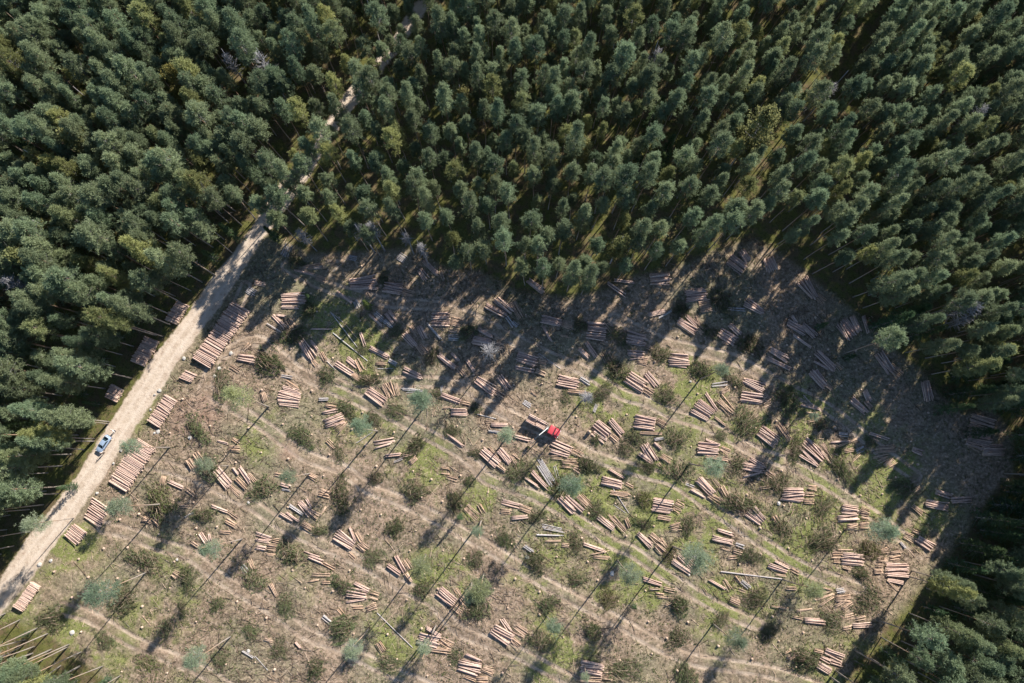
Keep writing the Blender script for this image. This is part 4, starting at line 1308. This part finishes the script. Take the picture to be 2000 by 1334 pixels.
sok = (sde < -2) & (sdr > 5) & (sdt > 1.9) & (px > 10) & (px < 1990) & (py < 1325)
got = []
for p in sp[sok]:
    if len(got) >= 270:
        break
    if min(np.hypot(lm[:, 0] - p[0], lm[:, 1] - p[1])) > 1.6 and all((q[0] - p[0]) ** 2 + (q[1] - p[1]) ** 2 > 16 for q in got):
        got.append(p)
for p in got:
    n_, w_, _ = where(p)
    o = link("stump", ST[rng.integers(3)], None, (p[0], p[1], hz(*p)))
    k = rng.uniform(.75, 1.25)
    o.scale, o.rotation_euler = (k, k, k * rng.uniform(.7, 1.1)), (0, 0, rng.uniform(0, 6.28))
    tag(o, f"pale sawn pine stump {w_} {n_}", "stump", f"stumps {w_} {n_}")
b = at(1151, 844)
o = link("stump", ST[0], None, (b.x, b.y, hz(b.x, b.y)))
o.scale = (1.9, 1.9, 4.2)
tag(o, "tallest stump, casting its own shadow right of the red truck", "stump")
M["stone"] = flat("pale_stone", (.40, .37, .33), .9, .1, 0, .2, 5)
for i, (x, y) in enumerate([(452, 690), (421, 735), (312, 763), (303, 771), (295, 800), (237, 880), (222, 905), (190, 963), (100, 1095), (78, 1102), (310, 843), (303, 846), (360, 700), (487, 1270), (346, 1093), (485, 982), (140, 1236), (1195, 1120), (372, 855), (1345, 1122), (1030, 1088), (1520, 983), (430, 720), (1349, 745)]):
    r = np.random.default_rng(800 + i)
    bm = bmesh.new()
    bmesh.ops.create_icosphere(bm, subdivisions=2, radius=.32)
    for v in bm.verts:
        v.co *= 1 + r.uniform(-.18, .18)
        v.co.z *= .7
    me = bpy.data.meshes.new("boulder")
    bm.to_mesh(me)
    bm.free()
    me.materials.append(M["stone"])
    b = at(x, y)
    o = link("boulder", me, None, (b.x, b.y, hz(b.x, b.y) + .08))
    o.scale = [rng.uniform(.7, 1.7)] * 2 + [rng.uniform(.7, 1.1)]
    n_, w_, d_ = where(np.array(b[:2]))
    tag(o, f"pale {'large' if o.scale[0] > 1.2 else 'small'} boulder about {int(round(d_))} metres {w_} {n_}", "boulder", "pale boulders along the road and in the clearing")

# ---------------------------------------------------------------- litter and low growth
N = 76000
lp = np.column_stack([rng.uniform(-118, 118, N * 2), rng.uniform(-60, 66, N * 2)])
ldr, ldt, lde = masks(lp)
px, py = proj(lp[:, 0], lp[:, 1], 0)
dens = np.clip(.35 + 1.6 * waves(lp[:, 0] * .9, lp[:, 1] * .9), .12, 1)
lok = (lde < 1.5) & (ldr > 3.9) & (rng.random(N * 2) < dens * np.clip(ldt / 2.6, .25, 1)) & (px > -30) & (px < 2030) & (py < 1370)
lp = lp[lok]
lh = height(lp, ldr[lok], ldt[lok])
n = len(lp)
heading = .9 * np.sin(lp[:, 0] * .08) + 2.5 + rng.normal(0, .9, n)
fa = np.array([np.array(at(*cen[i])[:2]) for i in range(len(fans))])
k = rng.integers(0, len(fa), 9000)
hp_ = fa[k] + rng.normal(0, 1.9, (len(k), 2))
lp, lh = np.concatenate([lp, hp_]), np.concatenate([lh, height(hp_)])
fh = np.array([math.atan2(*(at(f[2], f[3]) - at(f[0], f[1])).yx) for f in fans])[k]
heading = np.concatenate([heading, fh + rng.normal(0, .55, len(k))])
tone_ = np.concatenate([rng.random(n), rng.uniform(.72, 1.0, len(k))])
n = len(lp)
d = np.column_stack([np.cos(heading), np.sin(heading), rng.normal(.02, .07, n)])
L = rng.gamma(2.0, .38, n).clip(.2, 3.2)
p0 = np.column_stack([lp, lh + rng.uniform(.02, .14, n)]) - d * (L / 2)[:, None]
rad = rng.uniform(.018, .045, n) * (1 + L * .25)
V, T = sticks(p0, p0 + d * L[:, None], rad, rad * .5)
o = link("woodland_litter", tri_mesh("woodland_litter", V, T, [M["twig"]], tone=np.repeat(tone_, 6)))
tag(o, "twigs, bark strips and slash strewn over the cleared ground", "forest litter", kind="stuff")
# low growth: moss-green and dry tufts in the clearing and on the lit forest floor
N = 95000
lp = np.column_stack([rng.uniform(-150, 150, N), rng.uniform(-64, 120, N)])
ldr, ldt, lde = masks(lp)
px, py = proj(lp[:, 0], lp[:, 1], 0)
dens = np.clip(.5 + 1.8 * waves(lp[:, 0] * 1.3 + 40, lp[:, 1] * 1.3), .1, 1) * np.where(lde > 0, .45, 1)
lok = (ldr > road_half(lp) + .7) & (rng.random(N) < dens * np.clip((ldt - .4) / 2.0, .05, 1)) & (px > -30) & (px < 2030) & (py < 1370) & (py > -30)
lp = lp[lok]
lh = height(lp, ldr[lok], ldt[lok])
n, k = len(lp), 7
sz = rng.uniform(.5, 1.25, n)
c = np.repeat(np.column_stack([lp, lh]), k, 0) + np.column_stack([rng.normal(0, .16, (n * k, 2)) * np.repeat(sz, k)[:, None], rng.uniform(-.02, .03, n * k)])
bd = unit(np.column_stack([rng.normal(0, .8, (n * k, 2)), rng.uniform(.25, 1, n * k)]))
V, T = blades(c, bd, np.repeat(sz, k) * rng.uniform(.18, .42, n * k), rng.uniform(.07, .16, n * k))
o = link("undergrowth", tri_mesh("undergrowth", V, T, [M["grass"]], tone=np.repeat((rng.random(n) * .5 + .5 * (waves(lp[:, 0] * 2, lp[:, 1] * 2) * 3 % 1)), 4 * k)))
tag(o, "low bilberry scrub and grass tufts on the cleared ground", "undergrowth", kind="stuff")
# ---------------------------------------------------------------- vehicles and people
M["red"] = flat("red_paint", (.46, .05, .06), .45, .5, 0, .08)
M["silver"] = flat("silver_blue_paint", (.36, .46, .60), .3, .6, .35, .05)
M["glass"] = flat("dark_glass", (.015, .03, .035), .08, .6, 0, .05)
M["rubber"] = flat("tyre_rubber", (.03, .03, .03), .85, .1)
M["steel"] = flat("grey_steel", (.20, .21, .22), .5, .4, .5)
M["white"] = flat("white_paint", (.50, .49, .46), .45, .4, 0, .06)
M["black"] = flat("black_plastic", (.035, .035, .04), .6, .3)
M["lamp"] = flat("lamp_glass", (.75, .75, .70), .15, .6)
M["redlamp"] = flat("red_lamp_glass", (.45, .03, .03), .2, .5)


def wheel(parent, x, y, r, w):
    tyre = MB()
    prof = [(r * .58, -w / 2), (r * .93, -w / 2), (r, -w * .32), (r, w * .32), (r * .93, w / 2), (r * .58, w / 2)]
    n = 20
    rings = [[(x + a * math.cos(t), y + b, r + a * math.sin(t)) for a, b in prof] for t in [i * 2 * math.pi / n for i in range(n)]]
    vs = [p for q in rings for p in q]
    m = len(prof)
    fs = [(i * m + k, ((i + 1) % n) * m + k, ((i + 1) % n) * m + (k + 1) % m, i * m + (k + 1) % m) for i in range(n) for k in range(m)]
    tyre.add(vs, fs)
    e = bpy.data.objects.new("wheel", None)
    COL.objects.link(e)
    e.parent = parent
    tyre.build("tyre", M["rubber"], e)
    MB().tube([(x, y - w * .42, r), (x, y + w * .42, r)], r * .59, 14).build("rim", M["steel"], e)


def heading(px0, py0, px1, py1):
    d = at(px1, py1) - at(px0, py0)
    return math.atan2(d.y, d.x)


# silver saloon, nose towards the lower left
c = at(202, 867, .6)
rz = heading(214, 849, 190, 884)
car = thing("parked_car", "silver-blue saloon with its boot lid raised, parked on the gravel road's edge", "car", (c.x, c.y, hz(c.x, c.y)), (0, 0, rz), .89)


def bring(x, hw, z1, z0=.24):
    return [(x, -hw * .9, z0), (x, -hw, z0 + .16), (x, -hw, z1 - .16), (x, -hw * .94, z1 - .05), (x, -hw * .72, z1), (x, 0, z1 + .03), (x, hw * .72, z1), (x, hw * .94, z1 - .05), (x, hw, z1 - .16), (x, hw, z0 + .16), (x, hw * .9, z0)]


body = MB().loft([bring(*q) for q in ((-2.26, .62, .74, .34), (-2.18, .76, .90), (-1.75, .84, .97), (-1.2, .875, .97), (0, .885, .96), (.9, .88, .95), (1.5, .865, .90), (1.95, .82, .82), (2.18, .74, .72), (2.28, .60, .62, .32))])
B_ = [(1.02, -.74), (1.02, .74), (-1.62, .70), (-1.62, -.70)]
T_ = [(.30, -.58), (.30, .58), (-.92, .56), (-.92, -.56)]
gb, gt = [Vector((x, y, .955)) for x, y in B_], [Vector((x, y, 1.44)) for x, y in T_]
body.add(gb + gt, [(4, 7, 6, 5), (0, 4, 5, 1), (1, 5, 6, 2), (2, 6, 7, 3), (3, 7, 4, 0)])
body.build("body", M["silver"], car, .03, True)


def pane(nm, a, b, c2, d, k0=.08, k1=.08, parent=car):
    """Glass set 6 mm proud of the quad a b c d (a, d at the bottom)."""
    q = [a, b, c2, d]
    mid = sum(q, Vector()) / 4
    q = [mid + (p - mid) * (1 - k0) for p in q]
    nn = (q[1] - q[0]).cross(q[3] - q[0]).normalized()
    s = 1 if nn.dot(mid - Vector((0, 0, .8))) > 0 else -1
    q = [p + nn * s * .006 for p in q]
    MB().slab(q if s > 0 else [q[0], q[3], q[2], q[1]], .01).build(nm, M["glass"], parent)


pane("windscreen", gb[0], gt[0], gt[1], gb[1])
pane("rear_window", gb[2], gt[2], gt[3], gb[3])
pane("side_window", gb[1], gt[1], gt[2], gb[2], .12)
pane("side_window", gb[3], gt[3], gt[0], gb[0], .12)
lid = MB().slab([(-1.66, -.66, 1.0), (-1.66, .66, 1.0), (-2.02, .62, 1.62), (-2.02, -.62, 1.62)], .05)
tag(lid.build("boot_lid", M["white"], car, .015), "raised pale boot lid")
MB().box((2.20, 0, .46), (.14, 1.5, .28), 0, 0, .96).build("front_bumper", M["black"], car, .03)
MB().box((-2.22, 0, .46), (.14, 1.5, .24), 0, 0, .96).build("rear_bumper", M["black"], car, .03)
MB().box((2.245, 0, .66), (.05, .9, .12)).build("grille", M["black"], car)
for s in (-1, 1):
    MB().box((2.12, .58 * s, .70), (.20, .26, .12), .35 * -s).build("headlight", M["lamp"], car, .02)
    MB().box((-2.17, .62 * s, .78), (.10, .24, .14)).build("tail_light", M["redlamp"], car, .02)
    MB().box((.82, .95 * s, .98), (.12, .20, .12)).build("wing_mirror", M["silver"], car, .02)
    for x in (1.38, -1.32):
        wheel(car, x, .79 * s, .31, .20)

# red forwarding truck with a loading crane
rz = heading(1033, 819, 1091, 850)
c = at(1061, 832, .9)
truck = thing("log_truck", "red bonneted log truck with a grey loading crane, standing on a skid trail", "truck", (c.x, c.y, hz(c.x, c.y)), (0, 0, rz), .88)
ch = MB()
for s in (-1, 1):
    ch.box((-.1, .42 * s, .92), (8.6, .12, .26))
for x in (-4.2, -2.2, -.2, 1.2, 3.9):
    ch.box((x, 0, .92), (.14, .70, .18))
ch.box((4.35, 0, .80), (.18, 2.2, .28)).box((-.35, 1.0, .82), (1.0, .5, .5)).box((-.35, -1.0, .82), (1.0, .5, .5))
ch.build("chassis", M["steel"], truck, .01)


def ring(x, hw, z0, z1, k=.86):
    return [(x, -hw, z0), (x, -hw, z1 - .25), (x, -hw * k, z1), (x, hw * k, z1), (x, hw, z1 - .25), (x, hw, z0)]


MB().loft([ring(1.55, 1.08, 1.05, 2.62), ring(1.62, 1.12, 1.05, 2.72), ring(2.65, 1.12, 1.05, 2.72), ring(2.78, 1.09, 1.05, 2.60), ring(3.10, 1.06, 1.05, 1.95)]).build("cab", M["red"], truck, .05, True)
MB().loft([ring(3.10, .82, 1.0, 1.88, .8), ring(3.7, .74, 1.0, 1.80, .8), ring(4.28, .62, .95, 1.62, .8), ring(4.36, .55, .95, 1.50, .8)]).build("bonnet", M["red"], truck, .04, True)
MB().slab([(2.84, -.94, 2.52), (3.14, -.96, 1.98), (3.14, .96, 1.98), (2.84, .94, 2.52)], .02).build("windscreen", M["glass"], truck)
for s in (-1, 1):
    MB().box((2.22, 1.128 * s, 2.14), (.80, .02, .46)).build("side_window", M["glass"], truck)
    MB().loft([[(x, (.62 + k) * s, z) for k, z in ((0, zz), (.52, zz), (.52, zz + .07), (0, zz + .07))] for x, zz in ((2.95, 1.0), (3.2, 1.28), (3.6, 1.36), (4.0, 1.28), (4.25, 1.0))]).build("mudguard", M["red"], truck)
    MB().box((4.36, .84 * s, 1.06), (.10, .26, .26)).build("headlight", M["lamp"], truck, .03)
    MB().box((2.9, 1.36 * s, 2.2), (.06, .22, .34)).build("wing_mirror", M["black"], truck, .01)
    wheel(truck, 3.6, .96 * s, .55, .36)
    for x in (-1.55, -2.95):
        wheel(truck, x, .94 * s, .55, .44)
for x in (-4.25, -2.55, -1.35, .45):
    b = MB().box((x, 0, 1.24), (.16, 2.44, .20))
    for s in (-1, 1):
        b.box((x, 1.17 * s, 2.0), (.11, .10, 1.35))
    b.build("bunk", M["steel"], truck, .01)
MB().box((.85, 0, 1.95), (.07, 2.3, 1.6)).build("headboard", M["steel"], truck, .01)
wt = truck.matrix_basis.inverted()
MB().tube([(1.2, .05, 1.0), (1.2, .05, 3.0)], [.26, .20], 10).build("crane_column", M["steel"], truck)
MB().box((1.2, -.55, 1.9), (.5, .7, .9)).build("crane_seat", M["black"], truck, .04)
top = Vector((1.2, .05, 3.0))
el = wt @ at(1053, 850, 3.9)
tip = wt @ at(1043, 859, 2.7)
MB().tube([top, top + (el - top) * .5 + Vector((0, 0, .15)), el], [.13, .12, .10], 8).build("boom", M["white"], truck)
MB().tube([el, tip], [.12, .09], 8).build("jib", M["steel"], truck)
hold = wt @ at(1039.5, 862.5, 1.75)
dirn = ((wt.to_3x3()) @ (at(1034, 870) - at(1043, 857))).normalized()
side = dirn.cross(Vector((0, 0, 1)))
gp = MB().tube([tip, tip * .3 + hold * .7 + Vector((0, 0, .32))], .06, 8)
for s in (-1, 1):
    for q in (-.18, .18):
        a = hold + Vector((0, 0, .42)) + dirn * q
        gp.tube([a, a + side * .42 * s + Vector((0, 0, -.22)), a + side * .40 * s + Vector((0, 0, -.52)), a + side * .12 * s + Vector((0, 0, -.72))], [.06, .055, .045, .03], 6)
gp.build("grapple", M["steel"], truck)
bpy.context.view_layer.update()
mw = truck.matrix_world
for i, (y, z) in enumerate(((-.14, .04), (.14, .02), (0, -.2))):
    a, b = hold + side * y + Vector((0, 0, z - .05)) - dirn * .75, hold + side * y + Vector((0, 0, z - .05)) + dirn * .75
    put_log(mw @ a, mw @ b, .12, "p", "pine_log", "short pale log held in the truck crane's grapple", "log", "logs in the crane's grapple")
for x0_, x1_, nm in ((-4.35, -2.0, "rear"), (-1.85, .72, "front")):
    for lay, ys in ((0, (-.98, -.66, -.33, 0, .33, .66, .98)), (1, (-.95, -.62, .35, .66, .97) if nm == "rear" else (-.95, -.45, -.15, .4, .68, .96)), (2, (.62, .93, -.9) if nm == "rear" else (-.75, .62, .92))):
        for y in ys:
            a, b = Vector((x0_ + rng.uniform(-.12, .12), y, 1.50 + lay * .30)), Vector((x1_ + rng.uniform(-.12, .12), y + rng.normal(0, .03), 1.50 + lay * .30))
            put_log(mw @ a, mw @ b, rng.uniform(.115, .145), "s", "pine_log", f"loaded pine log in the {nm} bundle on the red truck", "log", f"logs of the truck's {nm} bundle")


# people ------------------------------------------------------------------------------
def skinned(name, chains, mat, parent, sub=1):
    """A skin-modifier body: chains of (point, radius); a chain may start at an earlier vertex by index."""
    vs, es, rs = [], [], []
    ids = {}
    for ch in chains:
        prev = None
        for q in ch:
            if isinstance(q, str):
                prev = ids[q]
                continue
            p, r = q[0], q[1]
            vs.append(p)
            rs.append(r)
            if prev is not None:
                es.append((prev, len(vs) - 1))
            prev = len(vs) - 1
            if len(q) > 2:
                ids[q[2]] = prev
    me = bpy.data.meshes.new(name)
    me.from_pydata(vs, es, [])
    me.materials.append(mat)
    o = link(name, me, parent)
    sk = o.modifiers.new("skin", "SKIN")
    sk.use_smooth_shade = True
    if not me.skin_vertices:
        o.modifiers.remove(sk)
        lay = None
        sk = o.modifiers.new("skin", "SKIN")
        sk.use_smooth_shade = True
    data = me.skin_vertices[0].data if me.skin_vertices else None
    if data is not None:
        for k, r in enumerate(rs):
            data[k].radius = (r, r) if np.isscalar(r) else r
            data[k].use_root = k == 0
    sb = o.modifiers.new("smooth", "SUBSURF")
    sb.levels = sb.render_levels = sub
    return o


M["skin"] = flat("skin", (.55, .34, .25), .6, .3)
M["hair"] = flat("brown_hair", (.07, .045, .03), .7, .2)


def person(label, base, rz, jacket, trousers, arm=.35):
    root = thing("person", label, "person", base, (0, 0, rz), 1.0, "people beside the car")
    chains = [[((0, 0, .96), .12, "hip"), ((0, 0, 1.16), .115), ((.0, 0, 1.40), .13, "chest"), ((.01, 0, 1.52), .055), ((.015, 0, 1.60), .075), ((.02, 0, 1.68), .085), ((.015, 0, 1.75), .06)]]
    jk = [[((0, 0, .92), .145), ((0, 0, 1.15), .135), ((0, 0, 1.38), .15, "c"), ((.01, 0, 1.48), .075)]]
    tr = [[((0, 0, .94), .135, "h")]]
    for s in (-1, 1):
        sh, el, wr = (0, .19 * s, 1.43), (.03, (.19 + arm * .5) * s, 1.19), (.14, (.19 + arm * .75) * s, 1.0)
        chains.append(["hip", ((0, .10 * s, .88), .085), ((.03, .11 * s, .50), .06), ((-.01, .12 * s, .10), .042), ((.03, .12 * s, .045), .04), ((.16, .13 * s, .03), .03)])
        chains.append(["chest", (sh, .06), (el, .042), (wr, .028), ((wr[0] + .04, wr[1] + .01 * s, wr[2] - .07), .03, f"palm{s}")])
        w = np.array((wr[0] + .04, wr[1] + .01 * s, wr[2] - .07))
        for q, (off, ln) in enumerate(((-.03, .055), (-.01, .07), (.012, .066), (.032, .05))):
            a = w + (off * .8, .006 * s, -.035)
            chains.append([f"palm{s}", (tuple(a), .009), (tuple(a + (.012, .004 * s, -ln * .6)), .008), (tuple(a + (.03, -.004 * s, -ln)), .007)])
        chains.append([f"palm{s}", (tuple(w + (.035, -.01 * s, -.005)), .010), (tuple(w + (.05, -.012 * s, -.035)), .008)])
        jk.append(["c", ((0, .19 * s, 1.43), .078), (el, .058), ((wr[0] - .01, wr[1], wr[2] + .03), .045)])
        tr.append(["h", ((0, .10 * s, .86), .105), ((.03, .11 * s, .50), .078), ((-.01, .12 * s, .12), .062)])
    skinned("body", chains, M["skin"], root, 1)
    skinned("jacket", jk, jacket, root, 1)
    skinned("trousers", tr, trousers, root, 1)
    hair = MB()
    bm = bmesh.new()
    bmesh.ops.create_uvsphere(bm, u_segments=12, v_segments=8, radius=.10)
    bmesh.ops.delete(bm, geom=[v for v in bm.verts if v.co.z < -.01 and v.co.x > -.04], context="VERTS")
    me = bpy.data.meshes.new("hair")
    bm.to_mesh(me)
    bm.free()
    me.materials.append(M["hair"])
    link("hair", me, root, (.005, 0, 1.705))
    for s in (-1, 1):
        MB().tube([(.092, .032 * s, 1.685), (.104, .032 * s, 1.685)], .011, 8).build("eye", M["black"], root)
        MB().box((.02, .088 * s, 1.67), (.03, .02, .05)).build("ear", M["skin"], root, .006)
        MB().box((.08 + .03, .12 * s, .05), (.26, .10, .10)).build("boot", M["black"], root, .03)
    MB().box((.108, 0, 1.655), (.03, .022, .04), 0, 0, .6).build("nose", M["skin"], root, .004)
    MB().box((.092, 0, 1.615), (.012, .045, .01)).build("mouth", M["redlamp"], root)
    return root


p = at(204, 885)
person("person in a pale shirt standing on the road by the car's nose", (p.x, p.y, hz(p.x, p.y)), 2.2, flat("pale_shirt", (.62, .58, .52)), flat("brown_trousers", (.16, .11, .08)), .5)
p = at(226, 841)
person("person in a white top standing on the road behind the open boot", (p.x, p.y, hz(p.x, p.y)), -2.2, flat("white_top", (.8, .78, .74)), flat("grey_trousers", (.13, .13, .15)), .6)
